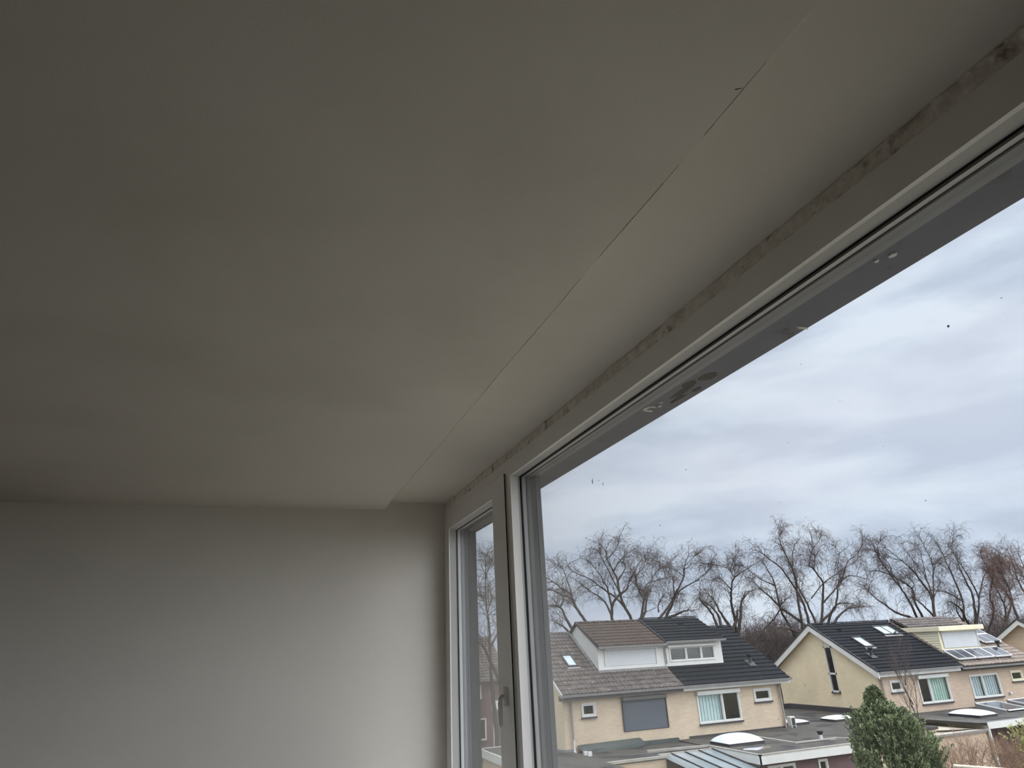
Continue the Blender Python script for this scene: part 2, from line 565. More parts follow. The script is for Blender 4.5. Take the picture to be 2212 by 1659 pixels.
# crumbled plaster band between ceiling and window frame
def rubble_strip():
    mb = MB()
    n, m_ = 1500, 7
    ya, yb = WY0, YW
    rows = []
    for i in range(n + 1):
        y = yb + (ya - yb) * i / n
        row = []
        edge_hi = 0.0016 * noise.noise(Vector((y * 9, 3.3, 0))) + 0.0012 * noise.noise(Vector((y * 45, 1.3, 0)))
        edge_lo = 0.0030 * noise.noise(Vector((y * 14, 7.3, 0))) + 0.0020 * noise.noise(Vector((y * 60, 4.3, 0)))
        for k in range(m_ + 1):
            t = k / m_
            z = 0.783 + (0.733 - 0.783) * t
            x = 0.9415 + (0.9382 - 0.9415) * t - 0.0012 * math.sin(math.pi * t)
            d = -0.0015 + 0.0030 * noise.noise(Vector((y * 42, z * 60, 0.5))) + 0.0022 * noise.noise(Vector((y * 120, z * 150, 2.5)))
            pit = noise.noise(Vector((y * 26, z * 40, 9.5)))
            if pit > 0.34:
                d += (pit - 0.34) * 0.02
            if k in (0, m_):
                d *= 0.3
            zz = z + (edge_hi if k < 2 else (edge_lo if k > m_ - 2 else 0))
            row.append((x + d, y, zz))
        rows.append(row)
    for a, b in zip(rows[:-1], rows[1:]):
        i0 = len(mb.v)
        mb.v += a + b
        w = m_ + 1
        for k in range(m_):
            mb.f.append((i0 + k, i0 + k + 1, i0 + w + k + 1, i0 + w + k))
    return mb


struct(rubble_strip().build('trim_5', M['rubble'], None))

# ------------------------------------------------------------------ window 1: the fixed pane
win1 = struct(thing('window_1', None, None))


def frame_rect(name, m, parent, yA, yB, zA, zB, prof, bevel=0.0, kz=1.0):
    """profile points (inward offset, x) swept round a rectangle with mitred corners; yA far jamb, yB near jamb"""
    mb = MB()
    n = len(prof)

    def ring(off):
        oz = off * kz if off > 0 else off
        return [(yA - off, zB - oz), (yB + off, zB - oz), (yB + off, zA + oz), (yA - off, zA + oz)]
    rings = [ring(o) for o, x in prof]
    for c in range(4):
        d = (c + 1) % 4
        for k in range(n):
            j = (k + 1) % n
            a, b = rings[k][c], rings[k][d]
            e_, f_ = rings[j][d], rings[j][c]
            mb.quad((prof[k][1], a[0], a[1]), (prof[k][1], b[0], b[1]), (prof[j][1], e_[0], e_[1]), (prof[j][1], f_[0], f_[1]))
    return mb.build(name, m, parent, bevel=bevel)


FY, FZ = 2.517, 0.668        # inner corner of the fixed frame face
FB, FL = 0.30, SILL + 0.11  # near jamb, bottom
# frame body: face towards the room, then the rebate for the bead
frame_rect('frame', M['pvc'], win1, FY + 0.10, FB - 0.07, FL - 0.07, FZ + 0.07, [(0, XF), (0.07, XF), (0.07, XG), (0, XG)])
mb = MB()
mb.box(XF, 1.045, 2.516, 2.547, FL, 0.668)           # mullion towards the casement
mb.build('mullion', M['pvc'], win1)
frame_rect('glazing_bead', M['pvc_bead'], win1, FY + 0.002, FB, FL, FZ + 0.001, [(0, XF + 0.001), (0.004, XG - 0.002), (-0.01, XG - 0.002), (-0.01, XF + 0.001)])
frame_rect('gasket', M['rubber'], win1, FY - 0.001, FB, FL, FZ - 0.004, [(-0.01, XG - 0.004), (0.0035, XG - 0.003), (0.0035, XG + 0.005), (-0.01, XG + 0.005)])
frame_rect('glass_spacer', M['alu'], win1, FY - 0.001, FB, FL, FZ - 0.004, [(-0.01, XG + 0.0055), (0.000, XG + 0.0055), (0.001, XG + 0.022), (-0.01, XG + 0.022)])
frame_rect('outer_gasket', M['rubber'], win1, FY - 0.002, FB, FL, FZ - 0.004, [(-0.01, XG + 0.022), (0.003, XG + 0.022), (0.003, XG + 0.028), (-0.01, XG + 0.028)])
mb_o = frame_rect('outer_frame', M['outer_grey'], win1, FY - 0.006, FB, FL, FZ - 0.005, [(-0.12, XG + 0.028), (0.0, XG + 0.028), (0.034, 1.030), (0.043, 1.047), (-0.12, 1.047)], kz=0.08)
P1 = MB()
P1.box(XG + 0.000, XG + 0.004, FB - 0.005, FY + 0.004, FL - 0.005, FZ + 0.004)
P1.build('pane', M['pane'], win1)
P2 = MB()
P2.box(XG + 0.0225, XG + 0.0265, FB - 0.005, FY + 0.004, FL - 0.005, FZ + 0.004)
P2.build('pane', M['pane'], win1)
# frame piece that fills between the fixed frame and the far wall, above and beside the casement
mb = MB()
mb.box(XF, 1.045, 2.617, YW, 0.655, 0.738)
mb.box(XF, 1.045, 3.545, YW, FL - 0.07, 0.655)
mb.box(XF, 1.045, 2.617, 3.545, FL - 0.07, FL - 0.02)
mb.build('frame_head', M['pvc'], win1)

# ------------------------------------------------------------------ window 2: the casement next to the far wall
win2 = struct(thing('window_2', None, None))
XP = 0.929
SR, SLf = 2.571, 3.583       # near and far edge of the casement
ST, SB = 0.690, SILL + 0.07
gy0, gy1 = 2.745, 3.498      # sight size of the glass
gz0, gz1 = SB + 0.085, 0.616
mb = MB()
# face ring: wide near stile with a rounded cover strip
mb.box(XP, XG, gy1, SLf, SB, ST)
mb.box(XP, XG, 2.612, gy0, SB, ST)
mb.box(XP, XG, gy0, gy1, gz1, ST)
mb.box(XP, XG, gy0, gy1, SB, gz0)
mb.build('casement_frame', M['pvc'], win2, bevel=0.0015)
bx('cover_strip', M['pvc'], win2, XP - 0.004, XP + 0.0045, 2.567, 2.611, SB, ST - .001, bevel=0.002)
bx('casement_gap_shade', M['rubber'], win2, XP - 0.0036, XP + 0.0015, 2.5660, 2.5668, SB + .003, ST - .003)  # thin black strip painted in for the shadow gap beside the cover strip
frame_rect('glazing_bead', M['pvc_bead'], win2, gy1 + 0.001, gy0, gz0, gz1 + 0.001, [(0, XP + 0.001), (0.008, XG - 0.010), (-0.01, XG - 0.010), (-0.01, XP + 0.001)])
GX = XG - 0.010
frame_rect('gasket', M['rubber'], win2, gy1 - 0.006, gy0, gz0, gz1 - 0.006, [(-0.01, GX), (0.0035, GX), (0.0035, GX + 0.006), (-0.01, GX + 0.006)])
frame_rect('glass_spacer', M['alu'], win2, gy1 - 0.006, gy0, gz0, gz1 - 0.006, [(-0.01, GX + 0.0065), (0.000, GX + 0.0065), (0.001, GX + 0.022), (-0.01, GX + 0.022)])
frame_rect('outer_frame', M['outer_grey'], win2, gy1 - 0.008, gy0 - 0.06, gz0, gz1 - 0.004, [(-0.07, GX + 0.024), (0.0, GX + 0.024), (0.014, 1.020), (0.018, 1.060), (-0.07, 1.060)])
frame_rect('outer_lip', M['outer_dark'], win2, gy1 - 0.022, gy0 - 0.06, gz0, gz1 - 0.014, [(-0.05, 1.026), (0.004, 1.028), (0.008, 1.074), (-0.05, 1.074)])
bx('pane', M['pane'], win2, GX + 0.001, GX + 0.005, gy0 - 0.005, gy1 + 0.004, gz0 - 0.005, gz1 + 0.004)
bx('pane', M['pane'], win2, GX + 0.0225, GX + 0.0265, gy0 - 0.005, gy1 + 0.004, gz0 - 0.005, gz1 + 0.004)
# turn handle on the wide stile
hy, hz = 2.652, -0.175
hd = bx('handle', M['metal'], win2, XP - 0.012, XP + 0.001, hy - 0.015, hy + 0.015, hz - 0.035, hz + 0.035, bevel=0.005)
mb = MB()
mb.tube([(XP - 0.008, hy, hz), (XP - 0.020, hy, hz + 0.001), (XP - 0.027, hy, hz - 0.006), (XP - 0.028, hy, hz - 0.020), (XP - 0.028, hy, hz - 0.095), (XP - 0.027, hy, hz - 0.104)],
        [0.008, 0.008, 0.009, 0.009, 0.0075, 0.005], n=12)
mb.build('handle_grip', M['metal'], hd, smooth=True)
bx('outer_cladding', M['outer_dark'], win1, 1.0285, 1.0485, 2.4662, 2.60, FL - 0.07, 0.6598)
# dark outer cover of the mullion and of the fixed frame, seen through the glass
bx('outer_cover', M['outer_dark'], win1, 1.046, 1.049, 2.478, 2.64, FL - 0.07, 0.70)

# ------------------------------------------------------------------ marks on the outside of the window head
def streak(mb, y, x, ly, lx, z=0.6605, th=0.0012, seed=0):
    """thin irregular flake lying against the underside of the head"""
    n = 14
    pts = []
    for k in range(n):
        w = 2 * math.pi * k / n
        r_ = 1 + 0.45 * noise.noise(Vector((math.cos(w) * 1.7 + seed, math.sin(w) * 1.7, seed * .7)))
        pts.append((x + math.cos(w) * lx * r_, y + math.sin(w) * ly * r_))
    i = len(mb.v)
    mb.v += [(p[0], p[1], z) for p in pts] + [(p[0], p[1], z - th) for p in pts]
    mb.f.append(tuple(i + n + k for k in range(n)))
    for k in range(n):
        mb.f.append((i + k, i + (k + 1) % n, i + n + (k + 1) % n, i + n + k))


mb = MB()
for k, (y, x, ly, lx) in enumerate([(1.63, 1.062, .016, .007), (1.61, 1.072, .005, .012), (1.645, 1.080, .006, .014), (1.60, 1.092, .010, .004), (1.57, 1.078, .005, .006)]):
    streak(mb, y, x, ly, lx, seed=k)
tag(mb.build('cobweb', M['cobweb'], None), 'torn grey cobweb under the dark outer window head, nearer the casement', 'cobweb')
mb = MB()
for k, (y, x, ly, lx) in enumerate([(1.48, 1.090, .05, .012), (1.42, 1.075, .03, .014), (1.53, 1.110, .035, .010), (1.36, 1.095, .03, .02), (1.45, 1.12, .02, .01)]):
    streak(mb, y, x, ly, lx, th=.0006, seed=10 + k)
tag(mb.build('soot_patch', M['grime'], None), 'blackish smear on the outer window head just right of the cobweb', 'stain')
for k, (y, x, ly, lx, lab) in enumerate([(0.745, 1.076, .008, .006, 'small pale spider egg sac on the outer window head, nearest the right edge'),
                                         (0.77, 1.062, .005, .004, 'tiny pale fleck on the outer window head beside the egg sac'),
                                         (1.045, 1.133, .003, .014, 'thin pale thread hanging at the lower edge of the outer window head')]):
    mb = MB()
    streak(mb, y, x, ly, lx, th=.003, seed=30 + k)
    tag(mb.build(['egg_sac', 'dust_fleck', 'web_thread'][k], M['cobweb'], None), lab, 'web')

# scratches in the paint of the main ceiling
mb = MB()
mb.tube([(0.580, 0.553, ZM - .0002), (0.588, 0.548, ZM - .0002)], [.0009, .0003], n=4)
mb.tube([(0.5878, 0.5475, ZM - .0002), (0.596, 0.538, ZM + .012)], [.0003, .0002], n=4)
tag(mb.build('scratch', M['grime'], None), 'short dark scuff on the ceiling edge near the top right of the picture', 'scratch')

# thin broken dark line along the free edge of the main ceiling board
mb = MB()
y = 3.42
while y > 0.5:
    ln = random.uniform(.05, .35)
    y2 = max(.5, y - ln)
    w = random.uniform(.0003, .0009) * (1.0 if y > 2.4 else (.6 if y > 1.3 else .35))
    n = 6
    for k in range(n):
        a = y + (y2 - y) * k / n
        b = y + (y2 - y) * (k + 1) / n
        oa = XS - .0016 + .0012 * math.sin(a * 3.1) + .0008 * math.sin(a * 11) - .0006 * abs(noise.noise(Vector((a * 30, 0, 0))))
        ob = XS - .0016 + .0012 * math.sin(b * 3.1) + .0008 * math.sin(b * 11) - .0006 * abs(noise.noise(Vector((b * 30, 0, 0))))
        mb.box(min(oa, ob) - w, max(oa, ob), b, a, ZM - .0004, ZM + .001)
    y = y2 - (random.uniform(0, .02) if y > 1.4 else random.uniform(.03, .2))
tag(mb.build('dark_hairline', M['grime'], None), 'long thin dark line running along the edge of the main ceiling board', 'crack', kind='stuff')

# bird and insect marks dried on the outside of the fixed pane
for k, (y, z, ry, rz, lab) in enumerate([(1.923, .502, .004, .008, 'dark comma-shaped smear on the window glass, low left in the sky'),
                                         (1.852, .476, .0025, .004, 'small dark fleck on the glass just right of the comma-shaped smear'),
                                         (1.878, .494, .0035, .0015, 'faint short streak on the glass between the dark smear and the small fleck'),
                                         (2.002, .327, .0018, .0022, 'tiny dark speck on the glass above the leftmost trees'),
                                         (1.552, .290, .0015, .002, 'tiny dark speck on the glass above the second anthracite dormer'),
                                         (.643, .448, .003, .0022, 'faint brownish fleck on the glass near the right edge')]):
    n = 14
    mb = MB()
    pts = []
    for q in range(n):
        w = 2 * math.pi * q / n
        r_ = 1 + .5 * noise.noise(Vector((math.cos(w) * 1.8 + k * 3, math.sin(w) * 1.8, k)))
        bend = ry * .9 * math.sin(w) ** 2 if k == 0 else 0
        pts.append((y + math.cos(w) * ry * r_ * .7 - bend, z + math.sin(w) * rz * r_))
    xg = XG + 0.0266
    mb.v = [(xg, p[0], p[1]) for p in pts] + [(xg + .0006, p[0], p[1]) for p in pts]
    mb.f.append(tuple(range(n)))
    mb.f.append(tuple(n + q for q in range(n)))
    for q in range(n):
        mb.f.append((q, (q + 1) % n, n + (q + 1) % n, n + q))
    tag(mb.build('smudge', M['grime'] if k not in (2, 5) else M['cobweb'], None), lab, 'mark', group='dried marks on the window pane')

# ================================================================== OUTDOORS
GZ = -7.55
struct(bx('ground', M['grass'], None, -150, 420, -60, 420, GZ - 0.5, GZ))


def tile_roof(name, m, parent, xa, xb, ye, ze, yr, zr, pitch_t=0.34, tile_w=0.3, amp=0.02, th=0.035, thick=0.06, cut=None, sub=4, jit=0.004):
    """courses of real tiles on the slope from the eave (ye, ze) to the ridge (yr, zr).
    cut(s_mid) may return (xa, xb) limits of a course"""
    dy, dz = yr - ye, zr - ze
    Ls = math.hypot(dy, dz)
    uy, uz = dy / Ls, dz / Ls
    sy = -1 if dy > 0 else 1
    ny, nz_ = -uz * (1 if dy > 0 else -1), abs(uy)
    rows = max(1, round(Ls / pitch_t))
    ds = Ls / rows
    mb = MB()

    def P(x, s, h):
        return (x, ye + uy * s + ny * h, ze + uz * s + nz_ * h)
    for r in range(rows):
        s0, s1 = r * ds - 0.03, (r + 1) * ds + 0.01
        a, b = (xa, xb) if cut is None else cut((r + .5) * ds)
        if b - a < 0.05:
            continue
        n = max(1, int(round((b - a) / tile_w))) * sub
        off = 0.5 * tile_w * 0
        i0 = len(mb.v)
        for k in range(n + 1):
            x = a + (b - a) * k / n
            ph = ((x - xa + off) / tile_w) % 1.0
            w = amp * (0.5 + 0.5 * math.cos(2 * math.pi * ph)) ** 1.5
            t_id = math.floor((x - xa) / tile_w)
            j = jit * noise.noise(Vector((t_id * 3.7, r * 5.1, xa)))
            mb.v.append(P(x, s0 + j * 2, 0))
            mb.v.append(P(x, s0 + j * 2, th + w + j))
            mb.v.append(P(x, s1, w * 0.9))
        for k in range(n):
            q = i0 + 3 * k
            mb.f.append((q, q + 3, q + 4, q + 1))
            mb.f.append((q + 1, q + 4, q + 5, q + 2))
    # battened deck under the tiles
    a, b = (xa, xb)
    if cut is None:
        mb.v += [P(a, 0, 0), P(b, 0, 0), P(b, Ls, 0), P(a, Ls, 0), P(a, 0, -thick), P(b, 0, -thick), P(b, Ls, -thick), P(a, Ls, -thick)]
        i = len(mb.v) - 8
        for q in ((0, 1, 2, 3), (7, 6, 5, 4), (0, 4, 5, 1), (1, 5, 6, 2), (2, 6, 7, 3), (3, 7, 4, 0)):
            mb.f.append(tuple(i + k for k in q))
    return mb.build(name, m, parent)


def ridge_caps(name, m, parent, xa, xb, y, z, r=0.09):
    mb = MB()
    n = int((xb - xa) / 0.38)
    for k in range(n):
        a = xa + (xb - xa) * k / n
        b = xa + (xb - xa) * (k + 1) / n + 0.03
        prof = [(r * math.cos(t), r * math.sin(t) * .8) for t in [math.pi * q / 6 for q in range(7)]]
        mb.prism([(p[0] * 1.0, p[1]) for p in prof], lambda p, t: (t, y + p[0], z + p[1] + (0.012 if t == b else 0)), a, b)
    return mb.build(name, m, parent)


def wall_holes(name, m, parent, Y, xa, xb, za, zb, holes, rev=0.14, back=0.3, sides=True):
    """facade facing -Y with rectangular openings, reveals and thickness"""
    xs = sorted({xa, xb} | {h[0] for h in holes} | {h[1] for h in holes})
    zs = sorted({za, zb} | {h[2] for h in holes} | {h[3] for h in holes})
    mb = MB()
    for i in range(len(xs) - 1):
        for j in range(len(zs) - 1):
            cx, cz = (xs[i] + xs[i + 1]) / 2, (zs[j] + zs[j + 1]) / 2
            if any(h[0] < cx < h[1] and h[2] < cz < h[3] for h in holes):
                continue
            mb.quad((xs[i], Y, zs[j]), (xs[i + 1], Y, zs[j]), (xs[i + 1], Y, zs[j + 1]), (xs[i], Y, zs[j + 1]))
    for a, b, c, d in holes:
        for p, q in (((a, c), (b, c)), ((b, c), (b, d)), ((b, d), (a, d)), ((a, d), (a, c))):
            mb.quad((p[0], Y, p[1]), (q[0], Y, q[1]), (q[0], Y + rev, q[1]), (p[0], Y + rev, p[1]))
    if sides:
        mb.quad((xa, Y, za), (xa, Y, zb), (xa, Y + back, zb), (xa, Y + back, za))
        mb.quad((xb, Y, za), (xb, Y, zb), (xb, Y + back, zb), (xb, Y + back, za))
    mb.quad((xa, Y, zb), (xb, Y, zb), (xb, Y + back, zb), (xa, Y + back, zb))
    return mb.build(name, m, parent)


def frame_y(mb, Y, a, b, c, d, w=0.07, t=0.07):
    mb.box(a, b, Y, Y + t, d - w, d)
    mb.box(a, b, Y, Y + t, c, c + w)
    mb.box(a, a + w, Y, Y + t, c + w, d - w)
    mb.box(b - w, b, Y, Y + t, c + w, d - w)


def house_window(parent, Y, a, b, c, d, mullions=(), curtain=None, curtain_on=None, sill=True, frame='white', top_box=None, proud=0.03, fw_=0.07, inner=True, label=None):
    """frame > panes, sill, curtain, inner room box; the opening in the wall is a-b by c-d"""
    mb = MB()
    y = Y - proud
    frame_y(mb, y, a, b, c, d, fw_, 0.09)
    for mx_ in mullions:
        mb.box(mx_ - 0.035, mx_ + 0.035, y, y + 0.09, c + fw_, d - fw_)
    fr = mb.build('window', M[frame], parent)
    if label:
        fr['label'] = label
    edges = [a + fw_] + [q for m_ in mullions for q in (m_ - .035, m_ + .035)] + [b - fw_]
    for k in range(0, len(edges), 2):
        e0, e1 = edges[k], edges[k + 1]
        if inner:
            mb = MB()
            frame_y(mb, y + 0.02, e0, e1, c + fw_, d - fw_, 0.035, 0.06)
            mb.build('casement', M[frame], fr)
        bx('pane', M['house_glass'], fr, e0, e1, y + 0.06, y + 0.065, c + fw_, d - fw_)
        if curtain and (curtain_on is None or (k // 2) in curtain_on):
            mb = MB()
            n = int((e1 - e0) / 0.09)
            for q in range(n):
                u0 = e0 + (e1 - e0) * q / n
                u1 = e0 + (e1 - e0) * (q + .93) / n
                yy = y + 0.16
                mb.box(u0, u1, yy + 0.02 * (q % 2), yy + 0.02 * (q % 2) + 0.006, c + fw_, d - fw_)
            mb.build('curtain', M[curtain], fr)
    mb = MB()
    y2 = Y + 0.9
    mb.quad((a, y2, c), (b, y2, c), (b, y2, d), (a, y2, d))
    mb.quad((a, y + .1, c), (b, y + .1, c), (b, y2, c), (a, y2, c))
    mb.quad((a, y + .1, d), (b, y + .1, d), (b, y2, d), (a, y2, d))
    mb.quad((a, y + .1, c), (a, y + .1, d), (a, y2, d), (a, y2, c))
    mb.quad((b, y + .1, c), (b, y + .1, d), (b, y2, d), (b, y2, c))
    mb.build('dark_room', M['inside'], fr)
    if sill:
        bx('sill', M['darktrim'], fr, a - 0.03, b + 0.03, Y - 0.09, Y + 0.02, c - 0.07, c)
    if top_box:
        bx('shutter_box', M[top_box], fr, a - 0.02, b + 0.02, Y - 0.17, Y + 0.02, d - 0.10, d + 0.10, bevel=0.02)
    return fr


def roller_shutter(parent, Y, a, b, c, d, m, box_m, box_h=0.15, label=None, box_over=0.0, box_d=0.16):
    mb = MB()
    n = int((d - c) / 0.055)
    for k in range(n):
        z0 = c + (d - c) * k / n
        z1 = c + (d - c) * (k + 1) / n
        mb.poly([(a, Y, z0), (b, Y, z0), (b, Y - 0.004, (z0 + z1) / 2), (a, Y - 0.004, (z0 + z1) / 2)])
        mb.poly([(a, Y - 0.004, (z0 + z1) / 2), (b, Y - 0.004, (z0 + z1) / 2), (b, Y, z1), (a, Y, z1)])
    o = mb.build('roller_shutter', M[m], parent)
    if label:
        o['label'] = label
    for q in (a - 0.05, b):
        bx('guide_rail', M['darktrim' if m == 'shutter_grey' else 'white'], o, q, q + 0.05, Y - 0.035, Y + 0.02, c, d)
    bx('shutter_box', M[box_m], o, a - 0.05 - box_over, b + 0.05 + box_over, Y - box_d, Y + 0.02, d, d + box_h, bevel=0.025)
    return o


def skylight(parent, P0, ux, us, nrm, x0, x1, s0, s1, mull=()):
    """roof light lying on a slope; P(x,s,h)"""
    def P(x, s, h):
        return (x, P0[0] + us[0] * s + nrm[0] * h, P0[1] + us[1] * s + nrm[1] * h)

    def pbox(mb, xa, xb, sa, sb, ha, hb):
        i = len(mb.v)
        mb.v += [P(xa, sa, ha), P(xb, sa, ha), P(xb, sb, ha), P(xa, sb, ha), P(xa, sa, hb), P(xb, sa, hb), P(xb, sb, hb), P(xa, sb, hb)]
        for q in ((0, 3, 2, 1), (4, 5, 6, 7), (0, 1, 5, 4), (1, 2, 6, 5), (2, 3, 7, 6), (3, 0, 4, 7)):
            mb.f.append(tuple(i + k for k in q))
    mb = MB()
    w = 0.07
    pbox(mb, x0 - w, x1 + w, s0 - w, s0, 0, 0.11)
    pbox(mb, x0 - w, x1 + w, s1, s1 + w, 0, 0.13)
    pbox(mb, x0 - w, x0, s0, s1, 0, 0.11)
    pbox(mb, x1, x1 + w, s0, s1, 0, 0.11)
    for q in mull:
        pbox(mb, q - 0.035, q + 0.035, s0, s1, 0, 0.11)
    o = mb.build('skylight', M['darktrim'], parent)
    mb = MB()
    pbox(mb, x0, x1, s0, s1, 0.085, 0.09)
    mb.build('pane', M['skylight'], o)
    mb = MB()
    pbox(mb, x0 - w - .05, x1 + w + .05, s0 - w - 0.16, s0 - w, 0.03, 0.05)
    mb.build('apron', M['gutter'], o)
    return o


def slope(ye, ze, yr, zr):
    Ls = math.hypot(yr - ye, zr - ze)
    uy, uz = (yr - ye) / Ls, (zr - ze) / Ls
    return (ye, ze), (uy, uz), (-uz, uy), Ls


def roof_vent(parent, x, y, ye, ze, yr, zr, h=0.5):
    P0, us, nr, Ls = slope(ye, ze, yr, zr)
    s = (y - ye) / us[0]
    z = ze + us[1] * s
    mb = MB()
    mb.tube([(x, y, z), (x, y, z + h * .75)], [0.075, 0.07], n=12)
    mb.tube([(x, y, z + h * .70), (x, y, z + h * .82), (x, y, z + h)], [0.08, 0.13, 0.15], n=12)
    o = mb.build('roof_vent', M['black'], parent)
    mb = MB()
    a = [(x - .22, y - .25, 0), (x + .22, y - .25, 0), (x + .22, y + .22, 0), (x - .22, y + .22, 0)]
    a = [(p[0], p[1], ze + us[1] * (p[1] - ye) / us[0] + .075) for p in a]
    mb.quad(*a)
    mb.poly([(x - .09, y - .12, a[0][2] + .07), (x + .09, y - .12, a[0][2] + .07), (x + .08, y + .05, z + .2), (x - .08, y + .05, z + .2)])
    mb.build('flashing', M['black'], o)
    return o


def gable_wall(name, m, parent, X, y0, y1, yr, zb, ze0, ze1, zr, hole=None, t=0.25, side=1):
    """triangular-headed wall at x = X, optional tall opening (ya, yb, za, zb)"""
    ys = sorted({y0, y1, yr} | ({hole[0], hole[1]} if hole else set()))

    def top(y):
        return ze0 + (zr - ze0) * (y - y0) / (yr - y0) if y <= yr else ze1 + (zr - ze1) * (y1 - y) / (y1 - yr)
    mb = MB()
    for a, b in zip(ys[:-1], ys[1:]):
        if hole and hole[0] <= a and b <= hole[1]:
            mb.quad((X, a, zb), (X, b, zb), (X, b, hole[2]), (X, a, hole[2]))
            mb.quad((X, a, hole[3]), (X, b, hole[3]), (X, b, top(b)), (X, a, top(a)))
            mb.quad((X, a, hole[2]), (X, b, hole[2]), (X + .15 * side, b, hole[2]), (X + .15 * side, a, hole[2]))
            mb.quad((X, a, hole[2]), (X, a, hole[3]), (X + .15 * side, a, hole[3]), (X + .15 * side, a, hole[2]))
            mb.quad((X, b, hole[2]), (X, b, hole[3]), (X + .15 * side, b, hole[3]), (X + .15 * side, b, hole[2]))
        else:
            mb.quad((X, a, zb), (X, b, zb), (X, b, top(b)), (X, a, top(a)))
    return mb.build(name, m, parent)


def barge(parent, X, pts, h=0.26, t=0.05, m='white', name='barge_board'):
    mb = MB()
    for (ya, za), (yb, zb_) in zip(pts[:-1], pts[1:]):
        i = len(mb.v)
        mb.v += [(X, ya, za - h), (X, yb, zb_ - h), (X, yb, zb_), (X, ya, za), (X + t, ya, za - h), (X + t, yb, zb_ - h), (X + t, yb, zb_), (X + t, ya, za)]
        for q in ((0, 3, 2, 1), (4, 5, 6, 7), (0, 1, 5, 4), (1, 2, 6, 5), (2, 3, 7, 6), (3, 0, 4, 7)):
            mb.f.append(tuple(i + k for k in q))
    return mb.build(name, M[m], parent)


def gutter(parent, xa, xb, y, z, m='gutter'):
    mb = MB()
    prof = [(0, 0), (-0.02, -0.09), (-0.13, -0.10), (-0.15, 0.01), (-0.14, 0.01), (-0.125, -0.085), (-0.03, -0.08), (-0.012, 0)]
    mb.prism(prof, lambda p, t: (t, y + p[0], z + p[1]), xa, xb)
    return mb.build('gutter', M[m], parent)


def house_body(h, xa, xb, Y, ydepth, mw, holes, za=GZ, ztop=-2.25):
    wall_holes('facade', M[mw], h, Y, xa, xb, za, ztop, holes, sides=False)
    mb = MB()
    mb.quad((xa, Y + ydepth, za), (xb, Y + ydepth, za), (xb, Y + ydepth, ztop), (xa, Y + ydepth, ztop))
    mb.build('rear_wall', M[mw], h)


YE, ZE, YR, ZR = 30.6, -2.14, 35.0, 0.56
# ---------------------------------------------------------------- pair of houses in the middle: left dwelling (brown tiles)
A = thing('house', 'sand brick house with weathered brown tiles and a white boxed-in attic dormer', 'house', 'row houses across the gardens')
house_body(A, 13.6, 19.98, 31.0, 8.0, 'brickX', [(14.52, 15.26, -3.17, -2.58), (16.66, 19.1, -3.95, -2.63)])
gable_wall('gable_wall', M['brickY'], A, 13.6, 31.0, 39.0, 35.0, GZ, -2.05, -2.05, 0.42)
tile_roof('roof', M['tile_brown'], A, 13.42, 19.98, YE, ZE, YR, ZR, tile_w=0.2, amp=0.045, th=0.03)
tile_roof('rear_roof', M['tile_brown'], A, 13.42, 19.98, 39.4, ZE, YR, ZR, tile_w=0.27, amp=0.03, th=0.03)
ridge_caps('ridge', M['tile_brown'], A, 13.42, 16.2, YR, ZR + .03)
barge(A, 13.38, [(YE - .05, ZE), (YR, ZR), (39.45, ZE)], h=0.16)
gutter(A, 13.3, 20.0, YE + 0.03, ZE - 0.02)
bx('eaves_board', M['box_grey'], A, 13.4, 19.98, 30.72, 31.0, -2.42, -2.2)
house_window(A, 31.0, 14.52, 15.26, -3.17, -2.58, fw_=0.09, label='small square window with white frame')
roller_shutter(A, 31.0 - .04, 16.70, 19.06, -3.93, -2.63, 'shutter_grey', 'box_grey', box_h=0.17, label='slate grey closed roller shutter')
bx('dark_room', M['inside'], A, 16.66, 19.1, 31.16, 31.2, -3.95, -2.6)
P0, us, nr, Ls = slope(YE, ZE, YR, ZR)
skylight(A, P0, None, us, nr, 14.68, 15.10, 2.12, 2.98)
mb = MB()
mb.tube([(13.98, 30.9, -2.35), (13.98, 30.9, -4.35)], 0.045, n=10)
A_dp = mb.build('downpipe', M['pipe'], A)
mb = MB()
mb.tube([(13.98, 30.88, -4.05), (13.96, 30.85, -4.5), (13.96, 30.7, -4.53)], 0.05, n=10)
mb.build('downpipe_shoe', M['white'], A_dp)
# raised attic (dormer under a lifted ridge)
YD, RDY, RDZ = 31.95, 34.1, 1.04
DEZ, DEY = -0.17, 31.68


def dormer_body(parent, xa, xb, cheek_left=True, m='white'):
    """front at YD, base on the main slope, cheeks up to the lifted roof"""
    s = (ZR - ZE) / (YR - YE)
    zb = ZE + s * (YD - YE) + 0.05
    ztf = -0.10
    mb = MB()
    for X in ([xa] if cheek_left else []) + ([xb] if not cheek_left else []):
        pts = [(X, YD, zb - .1), (X, YD, ztf), (X, RDY, RDZ - 0.10), (X, RDY + 0.55, ZR + .02), (X, YR, ZR)]
        mb.poly(pts)
        mb.poly([(p[0] + (.06 if cheek_left else -.06), p[1], p[2]) for p in pts])
    mb.build('dormer_cheek', M[m], parent)
    return zb, ztf


